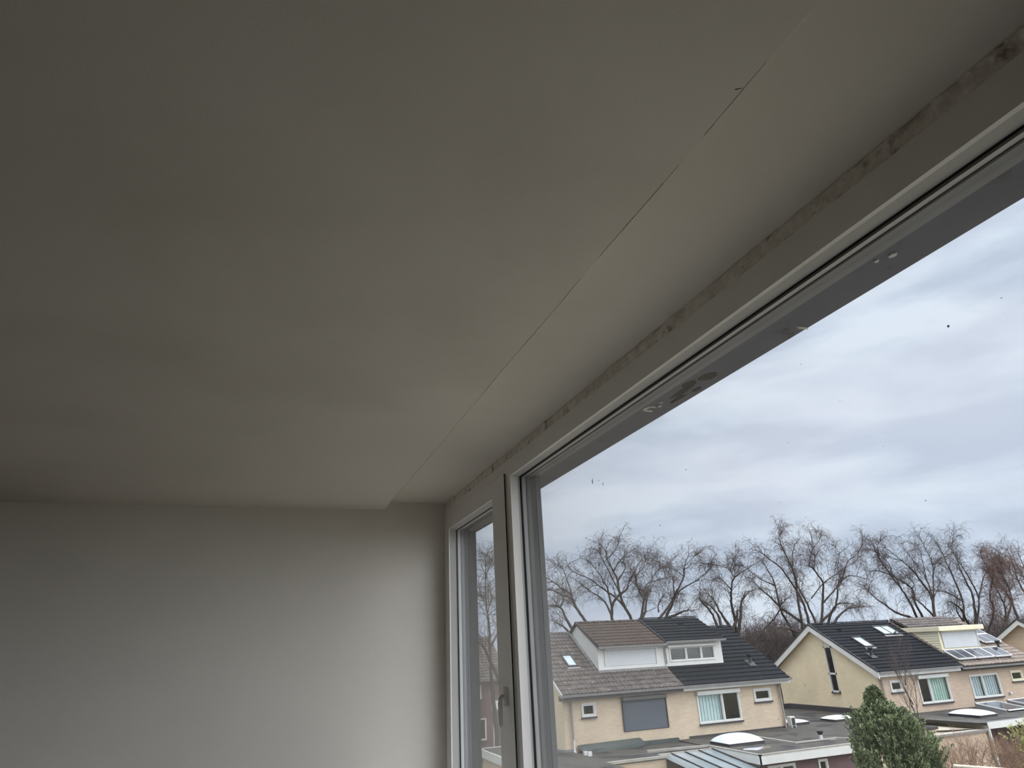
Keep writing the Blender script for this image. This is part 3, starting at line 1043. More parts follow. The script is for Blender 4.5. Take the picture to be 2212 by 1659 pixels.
dA = MB()
zb = ZE + (ZR - ZE) / (YR - YE) * (YD - YE) + 0.03
dA.box(16.11, 16.52, YD, YD + 0.1, -1.10, -0.30)
dA.box(19.44, 19.93, YD, YD + 0.1, -1.10, -0.30)
dA.box(16.11, 19.93, YD, YD + 0.1, zb, -1.10)
dA.box(16.11, 19.93, YD, YD + 0.1, -0.30, -0.12)
dA.poly([(16.10, YD, zb - .05), (16.10, YD, -0.14), (16.10, RDY, RDZ - 0.10), (16.10, YR - .02, ZR + .03)])
dA.poly([(16.16, YD, zb - .05), (16.16, YD, -0.14), (16.16, RDY, RDZ - 0.10), (16.16, YR - .02, ZR + .03)])
dA = dA.build('dormer', M['white'], A)
roller_shutter(A, YD - .01, 16.52, 19.44, -1.10, -0.36, 'shutter_white', 'white', box_h=0.15, label='white closed roller shutter')
tile_roof('dormer_roof', M['tile_brown_clean'], A, 16.02, 19.93, DEY, DEZ + .02, RDY, RDZ, tile_w=0.2, amp=0.045, th=0.03)
tile_roof('dormer_rear_roof', M['tile_brown_clean'], A, 16.02, 19.93, 35.3, 0.40, RDY, RDZ, tile_w=0.27, amp=0.03, th=0.03)
ridge_caps('dormer_ridge', M['tile_brown_clean'], A, 16.0, 19.93, RDY, RDZ + .02)
barge(A, 15.99, [(DEY, DEZ + .02), (RDY, RDZ + .06), (35.3, .44)], h=0.10, m='darktrim', name='verge_trim')
gutter(A, 16.0, 19.9, DEY + .03, DEZ)
bx('lead_flashing', M['gutter'], A, 16.0, 19.95, YD - 0.16, YD, zb - 0.09, zb + 0.03)
mb = MB()
mb.poly([(15.93, YD - .05, zb - .03), (16.10, YD - .05, zb - .03), (16.10, YR - .1, ZR + .05), (15.93, YR - .1, ZR + .05)])
mb.build('side_flashing', M['gutter'], A)

# ---------------------------------------------------------------- right dwelling (anthracite tiles)
B = thing('house', 'sand brick house with anthracite roof tiles and a white dormer with three dark panes', 'house', 'row houses across the gardens')
house_body(B, 19.98, 26.15, 31.0, 8.0, 'brickX', [(20.9, 23.46, -3.95, -2.57), (24.39, 25.47, -3.19, -2.58)])
gable_wall('gable_wall', M['brickY'], B, 26.15, 31.0, 39.0, 35.0, GZ, -2.05, -2.05, 0.42)
tile_roof('roof', M['tile_dark'], B, 20.0, 26.55, YE, ZE, YR, ZR, tile_w=0.15, amp=0.012, th=0.045)
tile_roof('rear_roof', M['tile_dark'], B, 20.0, 26.55, 39.4, ZE, YR, ZR, tile_w=0.15, amp=0.012, th=0.04)
ridge_caps('ridge', M['tile_dark'], B, 23.6, 26.6, YR, ZR + .02, r=.08)
barge(B, 26.5, [(YE, ZE), (YR, ZR), (39.4, ZE)], h=0.12, m='darktrim', name='verge_trim')
gutter(B, 20.0, 26.6, YE + .03, ZE - .02)
bx('eaves_board', M['white'], B, 20.0, 26.6, 30.66, 31.0, -2.40, -2.20)
bx('eaves_return', M['white'], B, 26.15, 26.6, 30.7, 39.2, -2.40, -2.22)
house_window(B, 31.0, 20.9, 23.46, -3.95, -2.57, mullions=(22.40,), curtain='blind', curtain_on=(0,), top_box='white', label='white framed window with pale vertical blind in the left half')
house_window(B, 31.0, 24.39, 25.47, -3.19, -2.58, fw_=0.1, label='small oblong window with white frame')
mb = MB()
mb.tube([(26.0, 30.75, -2.2), (26.0, 30.9, -2.45), (26.0, 30.9, -4.6)], 0.05, n=10)
mb.build('downpipe', M['pipe'], B)
roof_vent(B, 25.12, 31.75, YE, ZE, YR, ZR, h=0.5)
mb = MB()
mb.box(19.95, 20.25, YD, YD + .1, -1.08, -0.36)
mb.box(23.08, 23.55, YD, YD + .1, -1.08, -0.36)
mb.box(19.95, 23.55, YD, YD + .1, zb, -1.08)
mb.box(19.95, 23.55, YD, YD + .1, -0.36, -0.02)
mb.poly([(23.56, YD, zb - .05), (23.56, YD, -0.04), (23.56, RDY, RDZ - 0.03), (23.56, YR - .02, ZR + .03)])
mb.build('dormer', M['white'], B)
house_window(B, YD, 20.25, 23.08, -1.08, -0.36, mullions=(21.28, 22.22), sill=False, fw_=0.06, label='dormer window with three dark panes')
bx('shutter_box', M['white'], B, 20.15, 23.18, YD - .14, YD, -0.40, -0.28, bevel=.02)
tile_roof('dormer_roof', M['tile_dark'], B, 19.95, 23.66, DEY, -0.06, RDY, RDZ + .08, tile_w=0.15, amp=0.012, th=0.045)
tile_roof('dormer_rear_roof', M['tile_dark'], B, 19.95, 23.66, 35.3, 0.42, RDY, RDZ + .08, tile_w=0.15, amp=0.012, th=0.04)
ridge_caps('dormer_ridge', M['tile_dark'], B, 19.93, 23.7, RDY, RDZ + .10, r=.07)
barge(B, 19.90, [(DEY, -0.03), (RDY, RDZ + .12)], h=0.12, m='darktrim', name='verge_trim')
gutter(B, 19.97, 23.66, DEY + .03, -0.08)
mb = MB()
mb.tube([(19.93, DEY - .06, -.2), (19.99, YD - .08, -.38), (20.02, YD - .06, -1.15)], .04, n=8)
mb.build('dormer_downpipe', M['pipe'], B)
mb = MB()
mb.box(21.9, 22.2, 33.2, 33.42, 0.62, 0.80)
mb.build('roof_ventilator_tile', M['tile_dark'], B)
bx('base_flashing', M['darktrim'], B, 20.2, 26.1, 30.96, 31.0, -4.62, -4.42)

# ---------------------------------------------------------------- second pair, left dwelling: sand gable, anthracite tiles
C_ = thing('house', 'gabled sand brick house with white barge boards and anthracite tiled roof', 'house', 'row houses across the gardens')
E2, ZE2, R2, ZR2 = 30.6, -2.22, 35.15, 0.44
house_body(C_, 33.0, 39.25, 31.0, 8.0, 'brickP', [(33.78, 34.68, -3.36, -2.74), (35.9, 38.3, -4.10, -2.70)])
gable_wall('gable_wall', M['brickY'], C_, 33.0, 31.0, 39.0, 35.15, GZ, -2.15, -2.15, 0.36, hole=(33.93, 34.56, -3.42, -0.28))
# tall gable window: white frame, two dark panes, cream panel above
mb = MB()
gx = 32.97
mb.box(gx, gx + .08, 33.93, 34.0, -3.42, -0.85)
mb.box(gx, gx + .08, 34.49, 34.56, -3.42, -0.28)
mb.box(gx, gx + .08, 33.93, 34.56, -3.42, -3.32)
mb.box(gx, gx + .08, 33.93, 34.56, -2.44, -2.34)
mb.box(gx, gx + .08, 33.93, 34.56, -0.93, -0.85)
gw = mb.build('window', M['white'], C_)
gw['label'] = 'tall narrow window with white frame and two dark panes'
bx('pane', M['house_glass'], gw, gx + .05, gx + .055, 34.0, 34.49, -3.32, -2.44)
bx('pane', M['house_glass'], gw, gx + .05, gx + .055, 34.0, 34.49, -2.34, -0.93)
bx('panel', M['cream'], gw, gx + .03, gx + .07, 33.93, 34.49, -0.85, -0.28)
bx('dark_room', M['inside'], gw, gx + .5, gx + .55, 33.9, 34.6, -3.45, -0.4)
bx('sill', M['darktrim'], gw, gx - .05, gx + .05, 33.9, 34.6, -3.48, -3.42)
tile_roof('roof', M['tile_dark'], C_, 32.7, 39.35, E2, ZE2, R2, ZR2, tile_w=0.15, amp=0.012, th=0.045)
tile_roof('rear_roof', M['tile_dark'], C_, 32.7, 39.35, 39.6, ZE2, R2, ZR2, tile_w=0.15, amp=0.012, th=0.04)
ridge_caps('ridge', M['tile_dark'], C_, 32.7, 39.4, R2, ZR2 + .02, r=.08)
barge(C_, 32.68, [(E2 - .02, ZE2 - .04), (R2, ZR2 - .04), (39.62, ZE2 - .04)], h=0.34, t=.06)
barge(C_, 32.66, [(E2 - .02, ZE2 + .08), (R2, ZR2 + .08), (39.62, ZE2 + .08)], h=0.12, m='darktrim', name='verge_trim')
mb = MB()
mb.quad((32.7, 31.0, -2.32), (33.0, 31.0, -2.32), (33.0, R2, ZR2 - .18), (32.7, R2, ZR2 - .18))
mb.quad((32.7, R2, ZR2 - .18), (33.0, R2, ZR2 - .18), (33.0, 39.4, -2.32), (32.7, 39.4, -2.32))
mb.build('verge_soffit', M['maroon'], C_)
gutter(C_, 32.75, 39.2, E2 + .03, ZE2 - .02)
bx('eaves_board', M['white'], C_, 32.72, 39.2, 30.66, 31.0, -2.52, -2.26)
house_window(C_, 31.0, 33.78, 34.68, -3.36, -2.74, fw_=0.11, label='small oblong window with white frame')
house_window(C_, 31.0, 35.9, 38.3, -4.10, -2.70, mullions=(36.78,), curtain='curtain_green', curtain_on=(1,), top_box='white', label='white framed window with green curtain in the right part')
P0, us, nr, Ls = slope(E2, ZE2, R2, ZR2)
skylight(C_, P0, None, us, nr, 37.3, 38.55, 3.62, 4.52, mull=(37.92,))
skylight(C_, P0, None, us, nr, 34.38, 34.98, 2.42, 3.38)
roof_vent(C_, 33.85, 31.85, E2, ZE2, R2, ZR2, h=0.5)
bx('downpipe', M['pipe'], C_, 33.1, 33.18, 30.86, 30.94, -6, -2.5)
mb = MB()
mb.box(34.3, 34.5, 34.3, 34.45, 0.02, 0.14)
mb.build('roof_ventilator_tile', M['tile_dark'], C_)

# ---------------------------------------------------------------- second pair, right dwelling: cream dormer
D_ = thing('house', 'sand brick house with pale brown tiles, flat cream attic dormer and white shutter', 'house', 'row houses across the gardens')
house_body(D_, 39.25, 45.5, 31.0, 8.0, 'brickP', [(40.1, 42.56, -4.10, -2.82), (43.68, 44.72, -3.38, -2.78)])
gable_wall('gable_wall', M['brickY'], D_, 45.5, 31.0, 39.0, 35.15, GZ, -2.15, -2.15, 0.36)
tile_roof('roof', M['tile_pale'], D_, 39.4, 45.9, E2, ZE2 - .06, R2, ZR2 - .06, tile_w=0.33, amp=0.035, th=0.035)
tile_roof('rear_roof', M['tile_pale'], D_, 39.4, 45.9, 39.6, ZE2 - .06, R2, ZR2 - .06, tile_w=0.33, amp=0.03, th=0.03)
ridge_caps('ridge', M['tile_brown'], D_, 39.4, 45.9, R2, ZR2 - .03)
gutter(D_, 39.3, 45.9, E2 + .03, ZE2 - .14)
bx('eaves_board', M['darktrim'], D_, 39.3, 45.9, 30.68, 31.0, -2.55, -2.30)
house_window(D_, 31.0, 40.1, 42.56, -4.10, -2.82, mullions=(41.15,), curtain='curtain_grey', curtain_on=(0, 1), label='white framed window with two pale grey curtains')
house_window(D_, 31.0, 43.68, 44.72, -3.38, -2.78, fw_=0.1, label='small oblong window with cream frame', frame='cream')
bx('wall_lamp', M['dome'], D_, 43.08, 43.22, 30.86, 31.0, -4.06, -3.92, bevel=.03)
s2 = (ZR2 - ZE2) / (R2 - E2)
zb2 = ZE2 + s2 * (31.95 - E2)
mb = MB()
mb.poly([(39.72, 31.95, zb2 - .1), (39.72, 31.95, -0.32), (39.72, 34.2, -0.32), (39.72, 34.2, -0.1)][:3] + [(39.72, 34.05, -0.32)])
mb.box(39.72, 43.12, 31.96, 32.05, zb2 - .1, -0.30)
mb.poly([(43.12, 31.95, zb2 - .1), (43.12, 31.95, -0.30), (43.12, 34.0, -0.30)])
mb.build('dormer', M['cream'], D_)
mb = MB()
for k in range(8):            # clapboards on the cheek
    z0 = zb2 + .02 + (-0.34 - zb2) * k / 8
    z1 = zb2 + .02 + (-0.34 - zb2) * (k + 1) / 8
    ya = 31.95
    yb0 = min(34.1, E2 + (z0 - ZE2) / s2)
    yb1 = min(34.1, E2 + (z1 - ZE2) / s2)
    mb.poly([(39.68, ya, z0), (39.68, yb0, z0), (39.705, yb1, z1), (39.705, ya, z1)])
mb.build('clapboard_cheek', M['cream'], D_)
bx('dormer_roof', M['cream'], D_, 39.55, 43.5, 31.65, 34.6, -0.32, -0.04, bevel=.02)
bx('dormer_roof_felt', M['felt'], D_, 39.6, 43.45, 31.7, 34.9, -0.04, -0.02)
tile_roof('upper_roof', M['tile_brown'], D_, 39.6, 44.6, 33.9, 0.0, R2 - .05, ZR2 + .14, tile_w=0.33, amp=0.03, th=0.03)
roller_shutter(D_, 31.93, 40.02, 43.02, zb2 + .12, -0.38, 'shutter_white', 'cream', box_h=0.06, label='large white closed roller shutter')


def solar_panel(parent_label, x0, x1, s0, s1, P0, us, nr, group):
    def P(x, s, h):
        return (x, P0[0] + us[0] * s + nr[0] * h, P0[1] + us[1] * s + nr[1] * h)

    def pb(mb, xa, xb, sa, sb, ha, hb):
        i = len(mb.v)
        mb.v += [P(xa, sa, ha), P(xb, sa, ha), P(xb, sb, ha), P(xa, sb, ha), P(xa, sa, hb), P(xb, sa, hb), P(xb, sb, hb), P(xa, sb, hb)]
        for q in ((0, 3, 2, 1), (4, 5, 6, 7), (0, 1, 5, 4), (1, 2, 6, 5), (2, 3, 7, 6), (3, 0, 4, 7)):
            mb.f.append(tuple(i + k for k in q))
    t = thing('solar_panel', parent_label, 'solar panel', group)
    mb = MB()
    w = .045
    pb(mb, x0, x1, s0, s0 + w, .12, .20)
    pb(mb, x0, x1, s1 - w, s1, .12, .20)
    pb(mb, x0, x0 + w, s0, s1, .12, .20)
    pb(mb, x1 - w, x1, s0, s1, .12, .20)
    mb.build('frame', M['alu'], t)
    mb = MB()
    pb(mb, x0 + w, x1 - w, s0 + w, s1 - w, .16, .185)
    mb.build('cell_surface', M['solar'], t)
    mb = MB()
    xm = (x0 + x1) / 2
    pb(mb, xm - .012, xm + .012, s0 + w, s1 - w, .185, .189)
    mb.build('busbar', M['alu'], t)
    for q in (x0 + .2, x1 - .25):
        mb = MB()
        pb(mb, q, q + .05, s0 - .05, s1 + .05, .06, .12)
        mb.build('mounting_rail', M['black'], t)
    return t


P0, us, nr, Ls = slope(E2, ZE2 - .06, R2, ZR2 - .06)
for k, lab in enumerate(['solar panel under the cream dormer, leftmost of the row of three', 'middle solar panel of the row of three under the cream dormer', 'solar panel at the right end of the row of three below the cream dormer']):
    solar_panel(lab, 39.52 + 1.58 * k, 39.52 + 1.58 * k + 1.56, 0.42, 1.42, P0, us, nr, 'solar panels low on the brown roof')
solar_panel('upper of the two solar panels to the right of the cream dormer', 43.95, 45.55, 2.95, 3.92, P0, us, nr, 'solar panels beside the cream dormer')
solar_panel('lower of the two solar panels to the right of the cream dormer', 43.95, 45.55, 1.95, 2.92, P0, us, nr, 'solar panels beside the cream dormer')
roof_vent(D_, 44.45, 31.75, E2, ZE2 - .06, R2, ZR2 - .06, h=0.55)
mb = MB()
mb.tube([(44.9, 35.15, 0.42), (44.9, 35.15, .80), (45.5, 35.15, .86), (45.52, 35.15, .72)], .022, n=6)
mb.tube([(44.6, 35.15, .74), (45.2, 35.15, .80)], .018, n=6)
tag(mb.build('roof_aerial', M['black'], None), 'thin bent black aerial on the ridge above the cream dormer', 'aerial')
# bird sitting on the party wall by the cream dormer
mb = MB()
bp_ = [(38.98, 32.78, -.86 + .06), (38.96, 32.78, -.80 + .06), (38.93, 32.78, -.74 + .06), (38.90, 32.78, -.70 + .06), (38.87, 32.78, -.72 + .06)]
off = (0.6, 1.1, .48)
bp_ = [(38.10 + dx, 33.6, ZE2 + s2 * (33.6 - E2) + .09 + dz) for dx, dz in ((-.22, .03), (-.10, .07), (0, .10), (.07, .16), (.10, .21), (.15, .20))]
mb.tube(bp_, [.012, .05, .065, .045, .04, .006], n=8)
tag(mb.build('bird', M['black'], None, smooth=True), 'small dark bird perched on the roof edge left of the cream dormer', 'bird')

# ---------------------------------------------------------------- house cut off at the right edge
E_ = thing('house', 'brown brick gabled house cut off by the right edge of the picture', 'house', 'row houses across the gardens')
gable_wall('gable_wall', M['brickP'], E_, 52.0, 31.0, 39.0, 35.0, GZ, -2.15, -2.15, 0.0)
wall_holes('facade', M['brickP'], E_, 31.0, 52.0, 58.0, GZ, -2.2, [], sides=False)
tile_roof('roof', M['tile_dark'], E_, 51.7, 58.0, 30.6, -2.6, 35.0, .14, tile_w=.3, amp=.02)
tile_roof('rear_roof', M['tile_dark'], E_, 51.7, 58.0, 39.4, -2.6, 35.0, .14, tile_w=.3, amp=.02)
barge(E_, 51.66, [(30.6, -2.62), (35.0, .10), (39.4, -2.62)], h=0.32)
barge(E_, 51.64, [(30.6, -2.50), (35.0, .22), (39.4, -2.50)], h=0.12, m='darktrim', name='verge_trim')

# ---------------------------------------------------------------- far house seen through the casement
H0 = thing('house', 'distant brown tiled house seen through the narrow casement behind a leaning tree', 'house')
wall_holes('facade', M['maroon'], H0, 51.0, 6.0, 18.0, GZ, -2.15, [(14.9, 15.88, -3.39, -2.45), (15.2, 16.2, -6.1, -4.67)])
tile_roof('roof', M['tile_brown'], H0, 6.0, 18.0, 50.6, -2.10, 55.2, 0.95, tile_w=.3, amp=.03)
tile_roof('rear_roof', M['tile_brown'], H0, 6.0, 18.0, 59.8, -2.10, 55.2, 0.95, tile_w=.3, amp=.03)
gutter(H0, 6, 18, 50.63, -2.12)
bx('side_wall', M['maroon'], H0, 17.8, 18.0, 51.0, 59.4, GZ, -2.0)
house_window(H0, 51.0, 14.9, 15.88, -3.39, -2.45)
house_window(H0, 51.0, 15.2, 16.2, -6.1, -4.67)
pg = thing('pergola', 'white timber pergola frame in front of the distant house in the casement', 'pergola')
bx('beam', M['white'], pg, 16.0, 18.2, 48.9, 49.05, -4.02, -3.45)
for px_ in (16.05, 16.85, 17.7):
    bx('post', M['white'], pg, px_, px_ + .13, 48.9, 49.05, GZ, -4.02)
bx('side_board', M['maroon'], pg, 15.86, 16.02, 48.95, 49.05, GZ, -3.5)


# ================================================================== flat-roofed extensions
def slab_l(name, m, parent, pts, z0, z1):
    mb = MB()
    n = len(pts)
    mb.poly([(p[0], p[1], z1) for p in pts])
    mb.poly([(p[0], p[1], z0) for p in pts][::-1])
    for k in range(n):
        a, b = pts[k], pts[(k + 1) % n]
        mb.quad((a[0], a[1], z0), (b[0], b[1], z0), (b[0], b[1], z1), (a[0], a[1], z1))
    return mb.build(name, m, parent)


def trim_path(name, m, parent, pts, z0, z1, t=0.10, closed=False):
    """upright edging of thickness t along a plan path"""
    mb = MB()
    for kk, (a, b) in enumerate(zip(pts[:-1], pts[1:])):
        d = Vector((b[0] - a[0], b[1] - a[1]))
        d.normalize()
        nn = Vector((-d.y, d.x)) * t / 2
        a2 = (a[0] - d.x * t / 2, a[1] - d.y * t / 2)
        b2 = (b[0] + d.x * t / 2, b[1] + d.y * t / 2)
        i = len(mb.v)
        for z in (z0 - .002 * (kk % 2), z1 + .002 * (kk % 2)):
            mb.v += [(a2[0] + nn.x, a2[1] + nn.y, z), (b2[0] + nn.x, b2[1] + nn.y, z), (b2[0] - nn.x, b2[1] - nn.y, z), (a2[0] - nn.x, a2[1] - nn.y, z)]
        for q in ((0, 3, 2, 1), (4, 5, 6, 7), (0, 1, 5, 4), (1, 2, 6, 5), (2, 3, 7, 6), (3, 0, 4, 7)):
            mb.f.append(tuple(i + k for k in q))
    return mb.build(name, m, parent)


def dome(parent, xa, xb, ya, yb, z, h=0.32, m='dome', pyramid=False):
    bxo = bx('rooflight_kerb', M['darktrim'], parent, xa, xb, ya, yb, z, z + .12)
    mb = MB()
    n = 12
    i0 = len(mb.v)
    for i in range(n + 1):
        for j in range(n + 1):
            u, v = i / n * 2 - 1, j / n * 2 - 1
            f = (1 - abs(u) ** 2.6) * (1 - abs(v) ** 2.6)
            f = f ** .55 if f > 0 else 0
            mb.v.append((xa - .03 + (xb - xa + .06) * i / n, ya - .03 + (yb - ya + .06) * j / n, z + .12 + h * f))
    for i in range(n):
        for j in range(n):
            q = i0 + i * (n + 1) + j
            mb.f.append((q, q + n + 1, q + n + 2, q + 1))
    mb.build('rooflight_dome', M[m], bxo, smooth=True)
    return bxo


# extension 1: long grey roof on the left with a white fascia on its far side
X1 = thing('extension', 'grey felt flat roof at the left, below the small square window', 'extension', 'flat-roofed extensions')
slab_l('roof', M['felt'], X1, [(10.7, 24.0), (13.84, 24.0), (13.84, 30.98), (13.58, 30.98), (13.58, 34.8), (10.7, 34.8)], -4.62, -4.52)
slab_l('wall', M['brickX'], X1, [(10.8, 24.1), (13.8, 24.1), (13.8, 30.95), (13.5, 30.95), (13.5, 34.7), (10.8, 34.7)], GZ, -4.62)
trim_path('fascia', M['white'], X1, [(10.68, 24.0), (10.68, 34.8), (13.5, 34.8)], -4.84, -4.49, t=.06)
trim_path('flashing', M['gutter'], X1, [(13.1, 32.2), (13.55, 31.0), (13.9, 30.9)], -4.52, -4.42, t=.1)
# extension 2: brick front with a pale coping
X2 = thing('extension', 'small brick extension with white coping under the grey shuttered window', 'extension', 'flat-roofed extensions')
slab_l('roof', M['felt'], X2, [(13.86, 27.4), (16.58, 27.4), (16.58, 28.4), (19.5, 28.4), (19.5, 30.98), (13.86, 30.98)], -4.64, -4.56)
wall_holes('wall', M['brickX'], X2, 27.42, 13.86, 16.58, GZ, -4.58, [])
bx('side_wall', M['brickX'], X2, 13.86, 13.95, 27.45, 30.95, GZ, -4.64)
bx('back_wall', M['brickX'], X2, 16.5, 19.4, 28.5, 28.6, GZ, -4.64)
trim_path('coping', M['kerb'], X2, [(13.86, 27.38), (16.62, 27.38)], -4.60, -4.50, t=.12)
trim_path('coping', M['kerb'], X2, [(16.6, 28.86), (19.45, 28.48)], -4.56, -4.47, t=.12)
bx('eaves_gutter', M['gutter'], X2, 16.6, 19.45, 28.22, 28.36, -4.68, -4.58)
trim_path('upstand', M['felt_green'], X2, [(17.3, 30.9), (19.4, 30.86)], -4.56, -4.40, t=.16)
# loose felt flap curling over the back of the roof
mb = MB()
pr_ = []
for k in range(25):
    t = k / 24
    x = 14.15 + 3.2 * t
    zt = -4.50 + .13 * (math.sin(t * 7.5 - .3) * .45 + .8 * t) + 0.03
    yf = 30.55 - .10 * math.sin(t * 7.5) - .25 * (1 - t)
    pr_.append(((x, 30.95, -4.28 + .05 * t), (x, 30.80, zt + .10), (x, yf, zt), (x + .02, yf - .03, zt - .17)))
for a, b in zip(pr_[:-1], pr_[1:]):
    for q in range(3):
        mb.quad(a[q], b[q], b[q + 1], a[q + 1])
tag(mb.build('roofing_sheet', M['felt_green'], None, smooth=True), 'wavy grey-green sheet of roofing felt curling off the wall at the lower left', 'roofing sheet')
mb = MB()
mb.box(14.0, 14.16, 29.9, 30.05, -4.56, -4.42)
mb.box(13.99, 14.17, 29.5, 29.62, -4.55, -4.38)
tag(mb.build('roof_outlet', M['white'], None), 'pair of small white outlet boxes on the grey roof beside the downpipe', 'roof outlet')
# glazed veranda roof
V = thing('veranda', 'glass veranda roof with dark bars sloping down beside the white fascia', 'veranda')
vy0, vz0, vy1, vz1 = 28.15, -4.60, 23.6, -5.15
mb = MB()
mb.quad((16.6, vy1, vz1), (19.4, vy1, vz1), (19.4, vy0, vz0), (16.6, vy0, vz0))
mb.quad((16.6, vy1, vz1 - .016), (16.6, vy0, vz0 - .016), (19.4, vy0, vz0 - .016), (19.4, vy1, vz1 - .016))
mb.build('glass_roof', M['veranda_glass'], V)
for k in range(5):
    x = 16.6 + .7 * k
    mb = MB()
    i = 0
    mb.v += [(x - .015, vy1, vz1), (x + .015, vy1, vz1), (x + .015, vy0, vz0), (x - .015, vy0, vz0), (x - .015, vy1, vz1 + .05), (x + .015, vy1, vz1 + .05), (x + .015, vy0, vz0 + .05), (x - .015, vy0, vz0 + .05)]
    for q in ((0, 3, 2, 1), (4, 5, 6, 7), (0, 1, 5, 4), (1, 2, 6, 5), (2, 3, 7, 6), (3, 0, 4, 7)):
        mb.f.append(q)
    mb.build('glazing_bar', M['black'], V)
bx('wall_plate', M['kerb'], V, 16.6, 19.4, 28.1, 28.22, -4.72, -4.56)
bx('front_beam', M['white'], V, 16.6, 19.4, vy1 - .08, vy1, vz1 - .12, vz1)
for x in (16.62, 19.3):
    bx('post', M['white'], V, x, x + .08, vy1 - .08, vy1, GZ, vz1 - .12)
bx('awning_fabric', M['curtain_grey'], V, 16.7, 19.3, 24.4, 28.0, -5.5, -5.49)

# extension 3: white fascia, milky dome
X3 = thing('extension', 'flat-roofed extension with broad white fascia and a milky dome rooflight', 'extension', 'flat-roofed extensions')
foot = [(19.46, 24.97), (25.6, 24.97), (25.6, 26.4), (22.64, 26.4), (22.64, 30.98), (19.46, 30.98)]
slab_l('roof', M['felt'], X3, foot, -4.64, -4.52)
trim_path('fascia', M['white'], X3, [(19.44, 28.3), (19.44, 24.95), (25.6, 24.95)], -4.84, -4.51, t=.05)
trim_path('edge_trim', M['kerb'], X3, [(19.46, 28.3), (19.46, 24.97), (25.6, 24.97)], -4.53, -4.47, t=.10)
wall_holes('wall', M['maroon'], X3, 25.2, 19.6, 25.5, GZ, -4.64, [(19.9, 21.3, -7.4, -4.95), (22.5, 23.0, -7.4, -4.95)])
bx('side_wall', M['brickX'], X3, 19.55, 19.65, 25.25, 30.9, GZ, -4.64)
house_window(X3, 25.2, 19.9, 21.3, -7.4, -4.95, mullions=(20.6,), sill=False)
house_window(X3, 25.2, 22.5, 23.0, -7.4, -4.95, sill=False)
dome(X3, 19.95, 21.85, 27.55, 29.0, -4.52, h=.30)
mb = MB()
mb.poly([(x, y, -4.515) for x, y in ((19.9, 26.6), (20.3, 26.1), (21.2, 26.3), (21.5, 26.9), (20.8, 26.75), (20.2, 26.9))])
mb.build('puddle', M['puddle'], X3)
# extension 4: lower grey roofs between the two blocks
X4 = thing('extension', 'grey flat roof with pale kerb in the gap between the two blocks', 'extension', 'flat-roofed extensions')
slab_l('roof', M['felt'], X4, [(22.66, 26.42), (31.2, 26.42), (31.2, 33.0), (32.95, 33.0), (32.95, 38.5), (26.2, 38.5), (26.2, 30.98), (22.66, 30.98)], -4.62, -4.50)
slab_l('wall', M['brickX'], X4, [(22.8, 26.5), (31.1, 26.5), (31.1, 38.4), (26.3, 38.4), (26.3, 30.9), (22.8, 30.9)], GZ, -4.62)
trim_path('kerb', M['kerb'], X4, [(22.70, 30.2), (22.66, 26.5), (24.9, 26.47), (25.4, 26.0)], -4.54, -4.45, t=.11)
trim_path('inner_kerb', M['darktrim'], X4, [(27.0, 33.5), (29.6, 31.4)], -4.5, -4.46, t=.14)
bx('wall_upstand', M['darktrim'], X4, 32.8, 32.98, 33.0, 38.5, -4.50, -4.22)
bx('back_upstand', M['darktrim'], X4, 26.3, 32.8, 38.3, 38.5, -4.50, -4.22)
dome(X4, 29.3, 30.7, 30.9, 32.0, -4.50, h=.14)
dome(X4, 26.7, 27.9, 31.3, 32.4, -4.50, h=.12)
vp = thing('vent_pipe', 'short white vent pipe with black cowl standing on the grey roof', 'vent pipe')
mb = MB()
mb.tube([(24.33, 26.75, -4.50), (24.33, 26.75, -4.30)], .075, n=12)
mb.build('pipe', M['white'], vp)
mb = MB()
mb.tube([(24.33, 26.75, -4.31), (24.33, 26.75, -4.22), (24.33, 26.75, -4.16)], [.09, .13, .15], n=12)
mb.build('cowl', M['black'], vp)
ac = thing('air_conditioner', 'white outdoor unit on the corner of the house beside the downpipe', 'air conditioner')
bx('housing', M['white'], ac, 26.2, 26.5, 30.7, 31.0, -4.44, -4.0, bevel=.02)
bx('grille', M['black'], ac, 26.25, 26.45, 30.685, 30.7, -4.40, -4.05)
mb = MB()
mb.box(26.22, 26.26, 30.7, 31.0, -4.50, -4.44)
mb.box(26.46, 26.5, 30.7, 31.0, -4.50, -4.44)
mb.build('stand', M['white'], ac)

# extension 5: right, long dark roof with dome and white fascia
X5 = thing('extension', 'flat-roofed extension at the right with low milky dome and white fascia', 'extension', 'flat-roofed extensions')
slab_l('roof', M['felt'], X5, [(33.25, 28.7), (33.5, 26.3), (33.9, 25.9), (44.5, 25.9), (44.5, 30.98), (33.25, 30.98)], -4.62, -4.50)
trim_path('fascia', M['white'], X5, [(33.86, 25.87), (44.5, 25.87)], -4.78, -4.50, t=.05)
bx('left_wall', M['felt_beige'], X5, 33.84, 33.92, 25.95, 30.9, GZ, -4.62)
bx('back_wall', M['maroon'], X5, 34.0, 44.4, 28.2, 28.3, GZ, -4.62)
bx('corner_post', M['white'], X5, 33.82, 33.92, 25.86, 25.95, GZ, -4.75)
trim_path('edge_trim', M['gutter'], X5, [(33.27, 28.7), (33.52, 26.3), (33.9, 25.92), (44.5, 25.92)], -4.52, -4.47, t=.08)
dome(X5, 35.2, 36.5, 27.2, 29.0, -4.50, h=.20)
